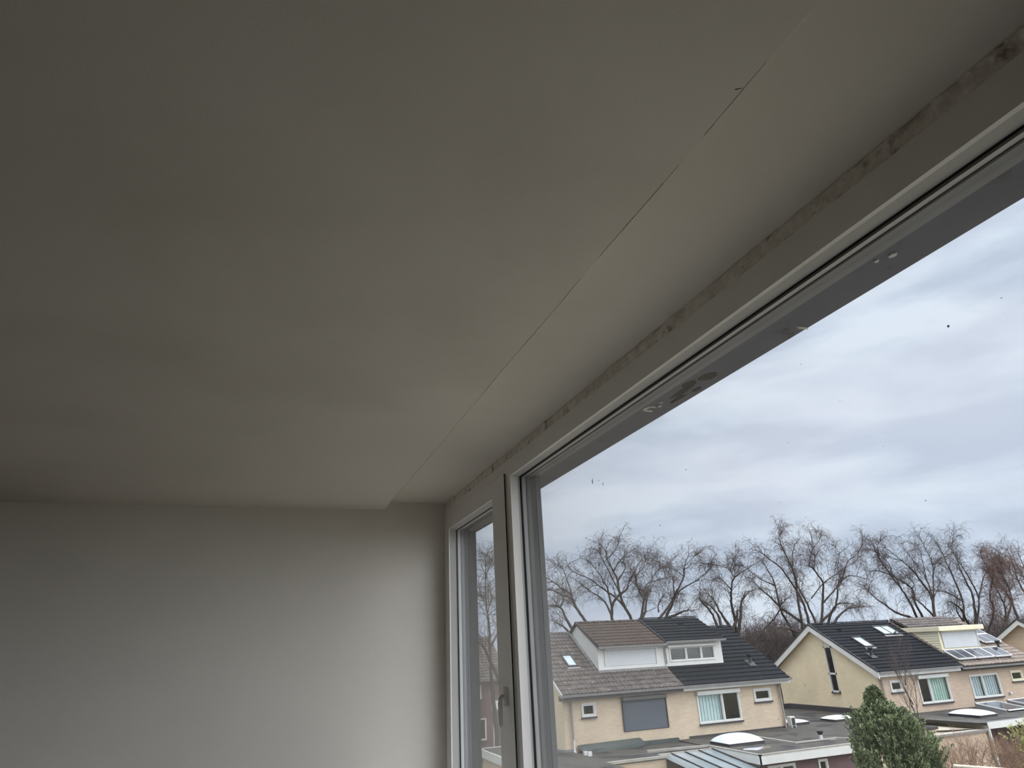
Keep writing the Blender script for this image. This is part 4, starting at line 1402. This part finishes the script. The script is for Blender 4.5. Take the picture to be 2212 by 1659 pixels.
for k, lab in enumerate(['solar panel on the flat roof at the right edge, the one nearer the dome', 'solar panel on the flat roof touching the right edge of the picture']):
    x0 = 38.3 + 2.6 * k
    sp = thing('solar_panel', lab, 'solar panel', 'solar panels tilted on the flat roof')
    mb = MB()
    a0, a1, b0, b1 = (x0, 27.9, -4.44), (x0 + 1.7, 27.9, -4.44), (x0 + 1.7, 29.7, -4.18), (x0, 29.7, -4.18)

    def sl(x, t, h=0):
        return (x, 27.9 + 1.8 * t, -4.44 + .26 * t + h)
    for xa, xb, ta, tb in ((x0, x0 + .05, 0, 1), (x0 + 1.65, x0 + 1.7, 0, 1), (x0, x0 + 1.7, 0, .03), (x0, x0 + 1.7, .97, 1)):
        i = len(mb.v)
        mb.v += [sl(xa, ta), sl(xb, ta), sl(xb, tb), sl(xa, tb), sl(xa, ta, .05), sl(xb, ta, .05), sl(xb, tb, .05), sl(xa, tb, .05)]
        for q in ((0, 3, 2, 1), (4, 5, 6, 7), (0, 1, 5, 4), (1, 2, 6, 5), (2, 3, 7, 6), (3, 0, 4, 7)):
            mb.f.append(tuple(i + r for r in q))
    mb.build('frame', M['alu'], sp)
    mb = MB()
    mb.quad(sl(x0 + .05, .03, .03), sl(x0 + 1.65, .03, .03), sl(x0 + 1.65, .97, .03), sl(x0 + .05, .97, .03))
    mb.build('cell_surface', M['solar'], sp)
    mb = MB()
    mb.poly([sl(x0, 0), sl(x0, 1), (x0, 29.7, -4.5), (x0, 27.9, -4.5)])
    mb.poly([sl(x0 + 1.7, 0), sl(x0 + 1.7, 1), (x0 + 1.7, 29.7, -4.5), (x0 + 1.7, 27.9, -4.5)])
    mb.build('side_plate', M['gutter'], sp)
# low beige roof with standing water
X6 = thing('extension', 'low beige flat roof with standing water below the dark roof edge', 'extension', 'flat-roofed extensions')
slab_l('roof', M['felt_beige'], X6, [(28.6, 25.95), (33.8, 25.95), (33.8, 29.4), (28.6, 29.4)], -4.92, -4.80)
slab_l('wall', M['brickP'], X6, [(28.7, 26.0), (33.75, 26.0), (33.75, 29.3), (28.7, 29.3)], GZ, -4.92)
trim_path('edge_trim', M['gutter'], X6, [(28.6, 25.95), (33.8, 25.95)], -4.86, -4.78, t=.08)
mb = MB()
mb.poly([(x, y, -4.796) for x, y in ((31.2, 27.0), (31.6, 26.5), (32.6, 26.35), (33.6, 26.3), (33.3, 26.6), (32.5, 26.9), (31.8, 27.2))])
mb.build('puddle', M['puddle'], X6)
bx('vent_box', M['white'], X6, 29.9, 30.1, 27.2, 27.35, -4.80, -4.50)
TREES = {
 'T0': (44,[[(14.6,-3.1),(14.5,-1.4),(14.4,0.0),(14.4,0.8),(14.3,1.8),(14.1,3.2),(14.1,4.9),(14.1,6.0)],[(14.4,0.8),(14.4,2.1),(14.7,2.8),(15.1,3.4)],[(14.3,1.8),(14.1,2.6),(13.8,3.2),(13.6,3.5)],[(14.1,4.4),(14.4,5.2),(14.7,5.8)],[(14.4,0.0),(14.9,0.9),(15.3,1.7)],[(14.5,-0.8),(14.0,0.1),(13.5,0.5)]]),
 'T1': (52,[[(25.7,1.6),(25.1,2.5),(24.7,3.6),(24.7,4.0),(23.8,4.6),(23.1,5.2),(22.2,5.7)],[(24.3,0.8),(23.8,2.0),(23.5,2.9),(22.9,3.1),(22.0,3.2)],[(23.7,0.8),(23.0,1.4),(22.0,1.8)],[(24.7,3.6),(23.9,4.0),(23.0,4.5),(22.1,4.7)],[(24.7,4.0),(24.4,4.9),(23.8,6.0),(22.7,6.5)],[(23.5,2.9),(23.5,3.6),(23.0,4.1)],[(25.1,2.5),(24.6,3.1),(24.1,4.0)]]),
 'T2': (53,[[(30.1,1.7),(29.7,2.7),(29.4,3.9),(29.4,5.0),(29.2,5.9),(28.8,6.9),(28.9,7.6),(28.4,8.4)],[(29.7,2.7),(29.0,3.6),(28.0,4.4),(27.0,5.3),(25.7,6.0),(25.1,6.8)],[(28.4,1.7),(28.5,2.8),(29.0,3.6),(30.1,4.3),(30.5,5.0),(31.5,6.3),(32.4,7.2)],[(28.5,2.8),(28.3,4.4),(28.2,4.8),(27.7,5.9),(26.8,7.1)],[(28.4,2.1),(28.0,3.4),(27.0,4.3),(26.3,5.0)],[(29.4,3.9),(28.9,4.7),(27.8,6.6),(27.2,7.4)],[(28.8,6.9),(29.5,7.8),(29.5,8.5)],[(29.2,5.9),(29.8,6.9),(30.5,7.6)],[(29.4,5.0),(30.2,6.1),(29.8,6.6)]]),
 'T3': (52,[[(30.5,1.7),(30.8,2.9),(30.7,3.5),(30.0,4.4),(29.8,5.2),(29.0,6.1)],[(30.7,3.5),(31.1,4.1),(31.5,4.6),(32.9,4.9),(34.4,5.2)],[(31.0,1.8),(31.6,2.4),(32.1,3.2),(32.7,3.8),(33.4,4.5)],[(31.5,4.6),(32.0,4.8),(32.6,5.5),(33.3,5.9),(34.3,6.3),(35.5,7.0)],[(30.0,4.4),(30.1,5.2),(30.6,6.0),(31.6,7.2)],[(33.3,5.9),(33.3,6.7),(33.3,7.3)],[(32.1,3.2),(31.8,4.0),(31.4,4.2)]]),
 'T4': (54,[[(34.6,1.9),(35.2,2.8),(35.6,3.7),(36.1,4.5),(36.6,5.4),(36.6,6.2),(37.2,7.4)],[(33.7,1.9),(34.6,2.5),(35.5,3.2),(36.6,3.7),(37.0,4.1)],[(35.6,3.7),(36.3,4.3),(37.8,5.0),(38.9,5.9),(38.7,6.2)],[(35.1,1.9),(36.0,2.2),(36.7,2.4),(37.6,2.4)],[(35.6,3.7),(35.4,4.4),(35.2,4.9),(34.8,5.4)],[(36.6,5.4),(36.0,6.1),(35.3,6.6)],[(33.6,2.3),(33.7,3.0),(34.6,4.0)],[(36.6,6.2),(37.5,7.0),(37.7,7.3)]]),
 'T5': (52,[[(40.3,0.7),(40.2,1.4),(39.9,2.9),(39.9,3.9),(40.2,4.9),(41.2,5.5),(42.3,6.1)],[(39.9,3.9),(39.0,4.6),(38.1,5.0)],[(40.2,4.9),(39.9,5.7),(40.6,6.7),(41.0,7.2)],[(38.5,1.0),(38.1,2.1),(37.1,3.2),(37.3,4.1)],[(39.6,1.1),(38.8,2.2),(38.2,3.2),(37.4,3.7)],[(40.3,1.4),(40.9,2.1),(41.8,2.2)],[(40.6,1.7),(41.0,2.8),(41.9,3.8)],[(39.9,5.7),(38.9,6.2),(38.1,6.3)],[(38.8,1.0),(39.1,2.2),(38.5,3.3)]]),
 'T6': (50,[[(40.8,-1.0),(41.5,0.2),(43.1,1.6),(43.5,2.5),(44.5,3.2)],[(45.0,0.0),(44.7,0.7),(44.1,2.0),(44.0,4.1),(43.5,5.5),(42.6,6.7)],[(45.5,0.3),(45.6,2.5),(45.9,4.7),(45.5,6.4),(45.0,8.2),(45.7,8.9)],[(46.4,0.5),(46.4,2.2),(45.9,3.6),(44.8,5.5),(43.3,6.7),(42.4,7.3)],[(44.8,1.4),(43.4,2.2),(42.2,3.1),(40.7,4.1),(40.0,4.6)],[(45.0,0.1),(43.6,0.4),(41.9,0.5),(40.3,0.8)],[(45.9,3.6),(46.5,5.3),(46.3,6.7),(47.0,8.2)],[(44.0,4.1),(42.6,4.8),(41.4,5.9),(40.7,6.0)]]),
 'T7': (52,[[(50.2,0.8),(50.8,2.5),(51.4,4.4),(50.6,5.7),(50.2,6.3),(51.1,7.8),(51.2,9.6)],[(49.5,0.7),(49.0,2.5),(48.3,4.4),(48.3,5.9),(49.0,7.8),(50.2,8.8)],[(50.8,2.5),(52.3,3.6),(53.3,4.4),(54.2,6.1),(55.9,7.3),(56.6,8.6)],[(50.6,1.0),(52.4,2.0),(53.2,3.4),(53.6,4.3),(55.3,5.1),(57.3,4.8)],[(49.6,3.0),(51.2,4.4),(52.4,5.1),(54.3,6.1),(55.4,6.9)],[(50.5,0.9),(51.1,2.3),(52.2,2.3)],[(51.1,7.8),(52.4,8.6),(52.9,9.2)],[(53.3,4.4),(53.6,5.8),(54.7,7.3),(54.6,8.2)],[(50.6,5.7),(52.0,6.9),(53.9,7.8)],[(52.1,0.8),(53.8,1.8),(55.7,2.1),(58.1,2.1)]]),
 'T8': (53,[[(64.1,0.6),(63.4,2.0),(62.3,3.6),(61.0,4.8),(59.4,6.9),(58.5,8.4)],[(64.0,0.7),(63.5,2.4),(63.6,3.7),(61.9,4.8),(60.0,5.5),(57.9,5.6)],[(63.6,0.8),(60.7,1.6),(57.8,3.1),(56.1,4.2)],[(61.0,4.8),(61.4,6.1),(60.9,7.2),(59.9,8.0)],[(62.3,3.6),(62.5,5.1),(62.1,6.4)],[(59.4,6.9),(59.0,8.0),(59.7,8.9)],[(63.6,3.7),(65.0,4.3),(64.8,5.7)]]),
 'T9': (51,[[(63.6,0.6),(64.2,2.7),(63.6,4.2),(63.3,5.2),(62.3,6.4),(60.7,7.8)],[(64.3,2.8),(64.5,4.6),(64.1,5.9),(63.3,7.7)],[(64.3,2.3),(65.3,4.6),(65.9,5.9),(65.8,7.4),(65.5,9.0)],[(64.6,2.8),(66.1,3.7),(67.5,4.3)],[(63.4,1.0),(62.1,2.3),(61.3,2.8)],[(65.4,4.8),(66.6,6.1),(68.1,6.1)],[(65.9,5.9),(67.7,7.4),(67.7,9.0)],[(62.3,6.4),(61.2,6.8),(60.3,7.2)],[(64.5,4.6),(64.6,6.8),(64.4,8.1)]]),
 'T10': (54,[[(72.0,0.3),(72.9,2.4),(72.8,4.8),(72.7,6.2),(72.7,7.6),(72.3,9.4)],[(73.1,0.1),(74.6,2.6),(74.2,4.9),(73.4,6.9),(72.9,8.4)],[(74.6,2.6),(76.3,5.0),(77.5,5.9),(79.1,6.6)],[(71.7,0.5),(71.0,1.6),(69.4,2.3),(68.2,2.2)],[(72.9,2.4),(71.6,3.5),(70.1,3.8)],[(73.6,1.3),(74.6,3.4),(74.8,5.9),(76.2,8.5)],[(72.0,0.3),(70.9,1.4),(71.0,2.9)]]),
 'T11': (50,[[(70.2,-1.3),(71.6,0.1),(72.2,1.8),(71.7,3.6),(71.3,5.3),(71.1,7.0)],[(68.7,-1.3),(70.3,0.9),(69.9,2.6),(70.4,4.2),(70.2,5.5)],[(72.2,1.8),(74.0,3.6),(74.2,5.7),(74.0,7.7)],[(71.6,-0.3),(74.1,1.8),(75.0,3.6),(74.9,5.4),(74.4,6.8)],[(74.5,0.5),(75.0,2.3),(74.9,4.1),(75.6,5.9)],[(71.7,3.6),(73.2,5.2),(73.1,7.0)],[(71.6,0.1),(70.3,0.6),(68.5,0.7)]]),
 'T12': (52,[[(78.5,0.5),(79.2,2.6),(79.3,4.2),(79.9,5.9),(80.3,7.9)],[(79.5,2.6),(80.5,4.5),(80.7,6.2),(81.6,8.0)],[(79.8,1.8),(81.8,4.5),(82.8,7.3)],[(79.3,4.2),(78.2,4.9),(78.0,6.2)]]),
}


# ================================================================== TREES AND SHRUBS
def crom(pts, per=4):
    P = np.asarray(pts, float)
    if len(P) < 3:
        t = np.linspace(0, 1, per + 1)[:, None]
        return P[0] * (1 - t) + P[-1] * t
    Q = np.vstack([2 * P[0] - P[1], P, 2 * P[-1] - P[-2]])
    o = []
    for i in range(1, len(Q) - 2):
        for t in np.linspace(0, 1, per, endpoint=False):
            a, b, c, d = Q[i - 1], Q[i], Q[i + 1], Q[i + 2]
            o.append(.5 * ((2 * b) + (-a + c) * t + (2 * a - 5 * b + 4 * c - d) * t * t + (-a + 3 * b - 3 * c + d) * t ** 3))
    o.append(P[-1])
    return np.array(o)


def norm(v):
    return v / (np.linalg.norm(v, axis=-1, keepdims=True) + 1e-9)


def grow(starts, dirs, lens, K, wig, up, droop, rng):
    """vectorised wandering shoots; returns (N,K,3)"""
    n = len(starts)
    P = np.zeros((n, K, 3))
    P[:, 0] = starts
    d = norm(dirs)
    step = (lens / (K - 1))[:, None]
    for k in range(1, K):
        d = norm(d + rng.normal(0, wig, (n, 3)) + np.array([0, 0, 1.0]) * (up * (1 - k / K) - droop * k / K))
        P[:, k] = P[:, k - 1] + d * step
    return P


def pick(P, per, rng, lo=0.15):
    """choose points and tangents along polylines (N,K,3)"""
    n, K, _ = P.shape
    idx = np.repeat(np.arange(n), per)
    t = rng.uniform(lo, 1, len(idx)) * (K - 1.001)
    k = t.astype(int)
    f = (t - k)[:, None]
    a, b = P[idx, k], P[idx, k + 1]
    return a + (b - a) * f, norm(b - a), idx, t / (K - 1)


def bare_tree(name, label, Yc, limbs, seed, r0=.135, dens=1.0, twig='twig', depth=2.2, group='bare trees behind the houses', cat='tree', twl=1.0, ground=None, dr=0.16):
    rng = np.random.default_rng(seed)
    t = thing(name, label, cat, group)
    mb = MB()
    allp = []
    bx0 = np.mean([l[0][0] for l in limbs[:3]])
    yj0 = 0
    lim3 = []
    pos = {}
    for li, l in enumerate(limbs):
        n = len(l)
        start = tuple(l[0])
        if start in pos:
            y_s, r_s = pos[start]
            root = False
        else:
            y_s, r_s = Yc + rng.uniform(-.5, .5), r0 * rng.uniform(.8, 1.1)
            root = li == 0 or l[0][1] < 2.0
            if not root:
                # side limb that leaves another limb: take its depth from the nearest traced point
                best = min(pos.items(), key=lambda q: (q[0][0] - start[0]) ** 2 + (q[0][1] - start[1]) ** 2) if pos else None
                if best:
                    y_s, r_s = best[1][0], best[1][1] * .85
        yend = y_s + rng.uniform(-depth, depth)
        pts = []
        rad = []
        for k, (x, z) in enumerate(l):
            f = k / (n - 1)
            y = y_s + (yend - y_s) * f ** 1.2
            pts.append((x, y, z))
            r_ = r_s * (1 - f * .86) ** 1.0
            rad.append(r_)
            pos.setdefault((x, z), (y, max(r_ * .8, .02)))
        if root:
            g = GZ if ground is None else ground
            d0 = np.array([l[0][0] - l[1][0], l[0][1] - l[1][1]])
            d0 = d0 / np.linalg.norm(d0)
            d0 = d0 * min(2.0, (l[0][1] - g) * .4)
            p1 = (l[0][0] + d0[0] * .8, l[0][1] + d0[1] - .3)
            xb = bx0 + (p1[0] - bx0) * .6
            pre = [(xb, Yc, g), (xb * .55 + p1[0] * .45, Yc, g * .5 + p1[1] * .5), (p1[0], (Yc + y_s) / 2, p1[1])]
            pts = pre + pts
            rad = [r_s * 1.6, r_s * 1.35, r_s * 1.1] + rad
        C = crom(pts, 4)
        Rr = np.interp(np.linspace(0, 1, len(C)), np.linspace(0, 1, len(rad)), rad)
        C[4:-1] += rng.normal(0, .02, (max(0, len(C) - 5), 3))
        mb.tube([tuple(p) for p in C], list(np.maximum(Rr, .012)), n=6)
        vis = C[(12 if root else 0):]
        if len(vis) > 2:
            # resample to a fixed number of points
            s = np.linspace(0, len(vis) - 1, 14)
            k = np.minimum(s.astype(int), len(vis) - 2)
            f = (s - k)[:, None]
            lim3.append(vis[k] * (1 - f) + vis[k + 1] * f)
    mb.build('trunk_and_limbs', M['bark'], t, smooth=True)
    Lm = np.array(lim3)
    ln = np.linalg.norm(np.diff(Lm, axis=1), axis=2).sum(1)
    # second order
    rep = np.maximum(3, (ln * 1.9 * dens).astype(int))
    S, Tn, tt, wts = [], [], [], []
    for q in range(len(Lm)):
        a, b, _, u = pick(Lm[q:q + 1], rep[q], rng, .12)
        S.append(a); Tn.append(b); tt.append(u)
    S, Tn, tt = np.vstack(S), np.vstack(Tn), np.concatenate(tt)
    side = norm(np.cross(Tn, rng.normal(0, 1, Tn.shape)))
    side[:, 1] *= .7
    d = Tn * .75 + side * rng.uniform(.5, 1.0, (len(S), 1)) + np.array([0, 0, .22])
    l2 = rng.uniform(1.0, 2.9, len(S)) * (1.15 - .45 * tt)
    P2 = grow(S, d, l2 * .9, 8, .19, .12, .16, rng)
    R2_ = np.linspace(1, .3, 8)[None, :] * rng.uniform(.016, .030, (len(S), 1))
    batch_tubes('branches', M['bark'], t, P2, R2_, 4)
    # third order twigs from branches and limb ends
    a, b, idx, u = pick(P2, int(6 * dens) + 1, rng, .15)
    c_, e_, _, u2 = pick(Lm, int(34 * dens), rng, .5)
    S3 = np.vstack([a, c_]); T3 = np.vstack([b, e_])
    side = norm(np.cross(T3, rng.normal(0, 1, T3.shape)))
    d = T3 * .7 + side * .8 + np.array([0, 0, .1])
    P3 = grow(S3, d, rng.uniform(.5, 1.25, len(S3)) * twl, 7, .19, .10, dr * 3.2, rng)
    R3_ = np.linspace(1, .45, 7)[None, :] * rng.uniform(.009, .015, (len(S3), 1))
    # fourth order: fine drooping ends
    a, b, idx, u = pick(P3, 3 if dens > .8 else 2, rng, .3)
    side = norm(np.cross(b, rng.normal(0, 1, b.shape)))
    P4 = grow(a, b * .7 + side * .7, rng.uniform(.3, .75, len(a)) * twl, 5, .20, .0, dr * 4.0, rng)
    R4_ = np.linspace(1, .6, 5)[None, :] * rng.uniform(.005, .009, (len(a), 1))
    tw = batch_tubes('twigs', M[twig], t, P3, R3_, 3)
    batch_tubes('fine_twigs', M[twig], t, P4, R4_, 3)
    return t


LABELS = {
 'T0': ('bare tree with pale trunk, seen alone through the narrow casement', {}),
 'T1': ('bare tree leaning left, leftmost one in the large pane', {}),
 'T2': ('tall bare tree rising behind the brown tiled attic dormer', {}),
 'T3': ('bare forked tree rising behind the party wall of the two dormers', {}),
 'T4': ('bare tree directly behind the anthracite dormer with three panes', {}),
 'T5': ('slender bare tree behind the right end of the first anthracite roof', {}),
 'T6': ('bare tree with long branches reaching left over the gap between the houses', {}),
 'T7': ('largest bare tree with many upright limbs behind the sand gable', {}),
 'T8': ('bare tree leaning left, rooted behind the anthracite roof with skylights', {}),
 'T9': ('bare vase-shaped tree with thick trunk behind the cream dormer', {}),
 'T10': ('bare tree with two trunks just right of the cream dormer', {}),
 'T11': ('dense reddish brown bare tree above the solar panels', dict(twig='twig_red', dens=1.5)),
 'T12': ('reddish bare tree cut off by the right edge of the picture', dict(twig='twig_red', dens=1.2)),
}
for i, (k, (Yc, limbs)) in enumerate(TREES.items()):
    lab, kw = LABELS[k]
    kw = dict(kw)
    if k == 'T0':
        kw['r0'] = .13
        kw['group'] = 'bare trees behind the houses'
    bare_tree('bare_tree', lab, Yc, limbs, 100 + i, **kw)


def thicket(name, label, x0, x1, y0, y1, n, h0, h1, seed, twig, g=GZ):
    rng = np.random.default_rng(seed)
    S = np.stack([rng.uniform(x0, x1, n), rng.uniform(y0, y1, n), np.full(n, g)], 1)
    H = rng.uniform(h0, h1, n)
    P = grow(S, np.array([[0, 0, 1.0]]) + rng.normal(0, .12, (n, 3)), H, 9, .10, .25, 0, rng)
    t = tag(bpy.data.objects.new(name, None), label, 'shrubs', kind='stuff')
    a, b, _, u = pick(P, 12, rng, .45)
    side = norm(np.cross(b, rng.normal(0, 1, b.shape)))
    P2 = grow(a, b * .7 + side * .7, rng.uniform(.8, 2.2, len(a)), 6, .25, .15, .05, rng)
    a, b, _, u = pick(P2, 4, rng, .2)
    side = norm(np.cross(b, rng.normal(0, 1, b.shape)))
    P3 = grow(a, b * .6 + side * .8, rng.uniform(.4, 1.1, len(a)), 5, .3, .1, .1, rng)
    PP = np.vstack([P2[:, :5], P3])
    RR = np.vstack([np.linspace(1, .5, 5)[None] * np.full((len(P2), 1), .022), np.linspace(1, .6, 5)[None] * np.full((len(P3), 1), .012)])
    # stems get resampled to five points as well
    PS = P[:, ::2]
    RS = np.linspace(1, .3, PS.shape[1])[None] * np.full((n, 1), .06)
    PP = np.vstack([PS, PP])
    RR = np.vstack([RS, RR])
    o = batch_tubes(name, M[twig], None, PP, RR, 3)
    tag(o, label, 'shrubs', kind='stuff')
    bpy.data.objects.remove(t)
    return o


thicket('bare_thicket', 'dense brown thicket of bare shrubs behind the gap between the two blocks', 45, 57, 58, 64, 300, 6.0, 8.8, 5, 'twig')
thicket('bare_thicket', 'low brown thicket behind the cream dormer and the right-hand trees', 58, 96, 57, 63, 420, 5.5, 8.3, 6, 'twig')


# ------------------------------------------------------------------ evergreen in the garden
def evergreen():
    rng = np.random.default_rng(31)
    t = thing('evergreen_tree', 'dark green bushy evergreen in front of the right-hand gabled house', 'tree')
    cx, cy = 20.93, 20.0
    zs = np.array([-7.3, -6.0, -4.75, -3.85, -3.05, -2.65, -2.3, -2.0, -1.72])
    rs = np.array([.9, 1.5, 1.58, 1.5, 1.12, .52, .26, .11, .02])
    xc = np.array([.25, .25, .27, .27, .22, .08, .04, .02, .0])
    mb = MB()
    mb.tube([(cx + .3, cy, GZ), (cx + .27, cy, -5.5), (cx + .25, cy, -3.8), (cx + .06, cy, -2.4), (cx + .02, cy, -1.85)], [.14, .11, .08, .04, .01], n=8)
    mb.build('trunk', M['bark'], t, smooth=True)
    # boughs
    n = 1500
    z = rng.uniform(-6.8, -1.85, n)
    z = np.where(rng.random(n) < .45, rng.uniform(-4.6, -1.9, n), z)
    r = np.interp(z, zs, rs)
    ang = rng.uniform(0, 2 * np.pi, n)
    lump = 1 + .16 * np.sin(ang * 3 + z * 2.1) + .12 * np.sin(ang * 7 - z * 3.3)
    f = rng.uniform(.25, 1, n) ** .45
    ro = r * f * lump
    st = np.stack([cx + np.interp(z, zs, xc) + np.cos(ang) * ro * .72, cy + np.sin(ang) * ro * .72, z - .22 - .1 * r], 1)
    di = np.stack([np.cos(ang) * .75, np.sin(ang) * .75, np.full(n, .85)], 1) + rng.normal(0, .22, (n, 3))
    di[:, 2] = np.abs(di[:, 2])
    L_ = rng.uniform(.38, .78, n) * np.clip(.25 + r * .75, .28, 1.1)
    PB = grow(st, di, L_, 6, .10, .25, 0, rng)
    batch_tubes('boughs', M['bark'], t, PB, np.linspace(1, .4, 6)[None] * np.full((n, 1), .012), 3)
    # leaves
    a, b, _, u = pick(PB, 46, rng, .02)
    m_ = len(a)
    side = norm(np.cross(b, rng.normal(0, 1, b.shape)))
    d = norm(b * .8 + side * .8 + np.array([0, 0, .15]))
    w = norm(np.cross(d, rng.normal(0, 1, d.shape)))
    ll = rng.uniform(.06, .115, m_)[:, None]
    ww = ll * .26
    nn = np.cross(d, w)
    a = a + side * .012
    v0 = a
    v1 = a + d * ll * .5 + w * ww + nn * ll * .05
    v2 = a + d * ll
    v3 = a + d * ll * .5 - w * ww + nn * ll * .05
    V_ = np.stack([v0, v1, v2, v3], 1).reshape(-1, 3)
    me = bpy.data.meshes.new('foliage')
    me.vertices.add(len(V_))
    me.vertices.foreach_set('co', V_.ravel())
    F = np.arange(len(V_)).astype(np.int32)
    me.loops.add(len(F))
    me.loops.foreach_set('vertex_index', F)
    me.polygons.add(m_)
    me.polygons.foreach_set('loop_start', np.arange(0, len(F), 4, dtype=np.int32))
    me.materials.append(M['leaf'])
    me.update(calc_edges=True)
    o = bpy.data.objects.new('foliage', me)
    COL.objects.link(o)
    o.parent = t


evergreen()


def small_bare(name, label, stems, Yc, r0, seed, twig, n2=3, l2=.5, n3=4, l3=.3, cat='shrub', group=None, leaves=None):
    rng = np.random.default_rng(seed)
    t = thing(name, label, cat, group)
    mb = MB()
    L3 = []
    for s in stems:
        C = crom([(x, Yc + (dy if dy else 0), z) for x, z, dy in s], 4)
        mb.tube([tuple(p) for p in C], list(np.linspace(r0, r0 * .2, len(C))), n=5)
        q = np.linspace(0, len(C) - 1, 10)
        k = np.minimum(q.astype(int), len(C) - 2)
        f = (q - k)[:, None]
        L3.append(C[k] * (1 - f) + C[k + 1] * f)
    mb.build('stem', M['bark' if twig == 'twig' else twig], t, smooth=True)
    Lm = np.array(L3)
    a, b, _, u = pick(Lm, n2, rng, .35)
    side = norm(np.cross(b, rng.normal(0, 1, b.shape)))
    P2 = grow(a, b * .9 + side * .6 + np.array([0, 0, .3]), rng.uniform(.5, 1, len(a)) * l2, 6, .14, .2, 0, rng)
    a, b, _, u = pick(P2, n3, rng, .2)
    side = norm(np.cross(b, rng.normal(0, 1, b.shape)))
    P3 = grow(a, b * .8 + side * .6 + np.array([0, 0, .2]), rng.uniform(.5, 1, len(a)) * l3, 6, .16, .15, 0, rng)
    PP = np.vstack([P2, P3])
    RR = np.vstack([np.linspace(1, .5, 6)[None] * np.full((len(P2), 1), r0 * .3), np.linspace(1, .6, 6)[None] * np.full((len(P3), 1), r0 * .17)])
    batch_tubes('twigs', M[twig], t, PP, RR, 3)
    if leaves:
        a, b, _, u = pick(P3, 12, rng, .1)
        d = norm(b + rng.normal(0, .5, b.shape))
        w = norm(np.cross(d, rng.normal(0, 1, d.shape)))
        ll = rng.uniform(.04, .08, len(a))[:, None]
        V_ = np.stack([a, a + d * ll * .5 + w * ll * .3, a + d * ll, a + d * ll * .5 - w * ll * .3], 1).reshape(-1, 3)
        i0 = MB()
        i0.v = [tuple(p) for p in V_]
        i0.f = [(4 * q, 4 * q + 1, 4 * q + 2, 4 * q + 3) for q in range(len(a))]
        i0.build('leaves', M[leaves], t)
    return t


small_bare('sapling', 'thin bare sapling in front of the window with the green curtain', [
    [(31.2, GZ, 0), (31.3, -5.5, 0), (31.25, -4.6, 0), (31.2, -3.6, .1), (31.0, -2.7, .1), (31.05, -1.9, .2), (31.35, -1.0, .2)],
    [(31.25, -4.6, 0), (31.6, -3.9, .2), (31.9, -3.2, .3), (32.1, -2.6, .4)],
    [(31.2, -3.6, 0), (30.7, -3.0, -.2), (30.3, -2.2, -.3), (30.2, -1.6, -.3)],
    [(31.0, -2.7, 0), (31.4, -2.2, .2), (31.7, -1.6, .3)],
    [(31.25, -4.6, 0), (30.8, -4.2, -.3), (30.3, -3.6, -.5)]], 27.5, .030, 61, 'twig', n2=12, l2=1.3, n3=4, l3=.7, cat='tree')

rng_ = random.Random(5)


def fan_stems(x0, x1, z0, z1, n, spread=.6):
    out_ = []
    for k in range(n):
        x = rng_.uniform(x0, x1)
        h = rng_.uniform(z0, z1)
        dx = (x - (x0 + x1) / 2) * .5
        xb = (x0 + x1) / 2 + dx * .6
        out_.append([(xb, GZ, rng_.uniform(-.3, .3)), (xb + dx * .3, GZ + (h - GZ) * .5, rng_.uniform(-.4, .4)), (x, h - .3, rng_.uniform(-.6, .6)), (x + rng_.uniform(-.25, .25), h, rng_.uniform(-.7, .7))])
    return out_


small_bare('bare_shrub', 'tan twiggy bare shrub against the beige wall right of the evergreen', fan_stems(24.2, 27.2, -4.9, -4.25, 34), 21.0, .02, 71, 'twig_tan', n2=10, l2=.7, n3=5, l3=.35, group='shrubs at the bottom right')
small_bare('bare_shrub', 'greyish bare shrub in front of the maroon veranda at the lower right corner', fan_stems(28.8, 31.6, -5.4, -4.7, 30), 22.0, .02, 72, 'twig_tan', n2=10, l2=.8, n3=5, l3=.4, group='shrubs at the bottom right')
small_bare('leafy_shrub', 'yellow-green leafy shrub in the lower right corner of the picture', fan_stems(26.5, 28.4, -4.3, -3.75, 16), 19.0, .02, 73, 'twig_tan', n2=8, l2=.6, n3=5, l3=.3, leaves='leaf_yellow')
fb = MB()
fb.tube([(20.9, 17.5, -4.10), (23.9, 17.0, -4.50)], .045, n=8)
tag(fb.build('fence_rail', M['timber'], None), 'pale round timber rail across the shrubs at the bottom right', 'rail')
for k, (x, y) in enumerate(((20.5, 17.6), (22.2, 17.27), (23.5, 17.0))):
    pass
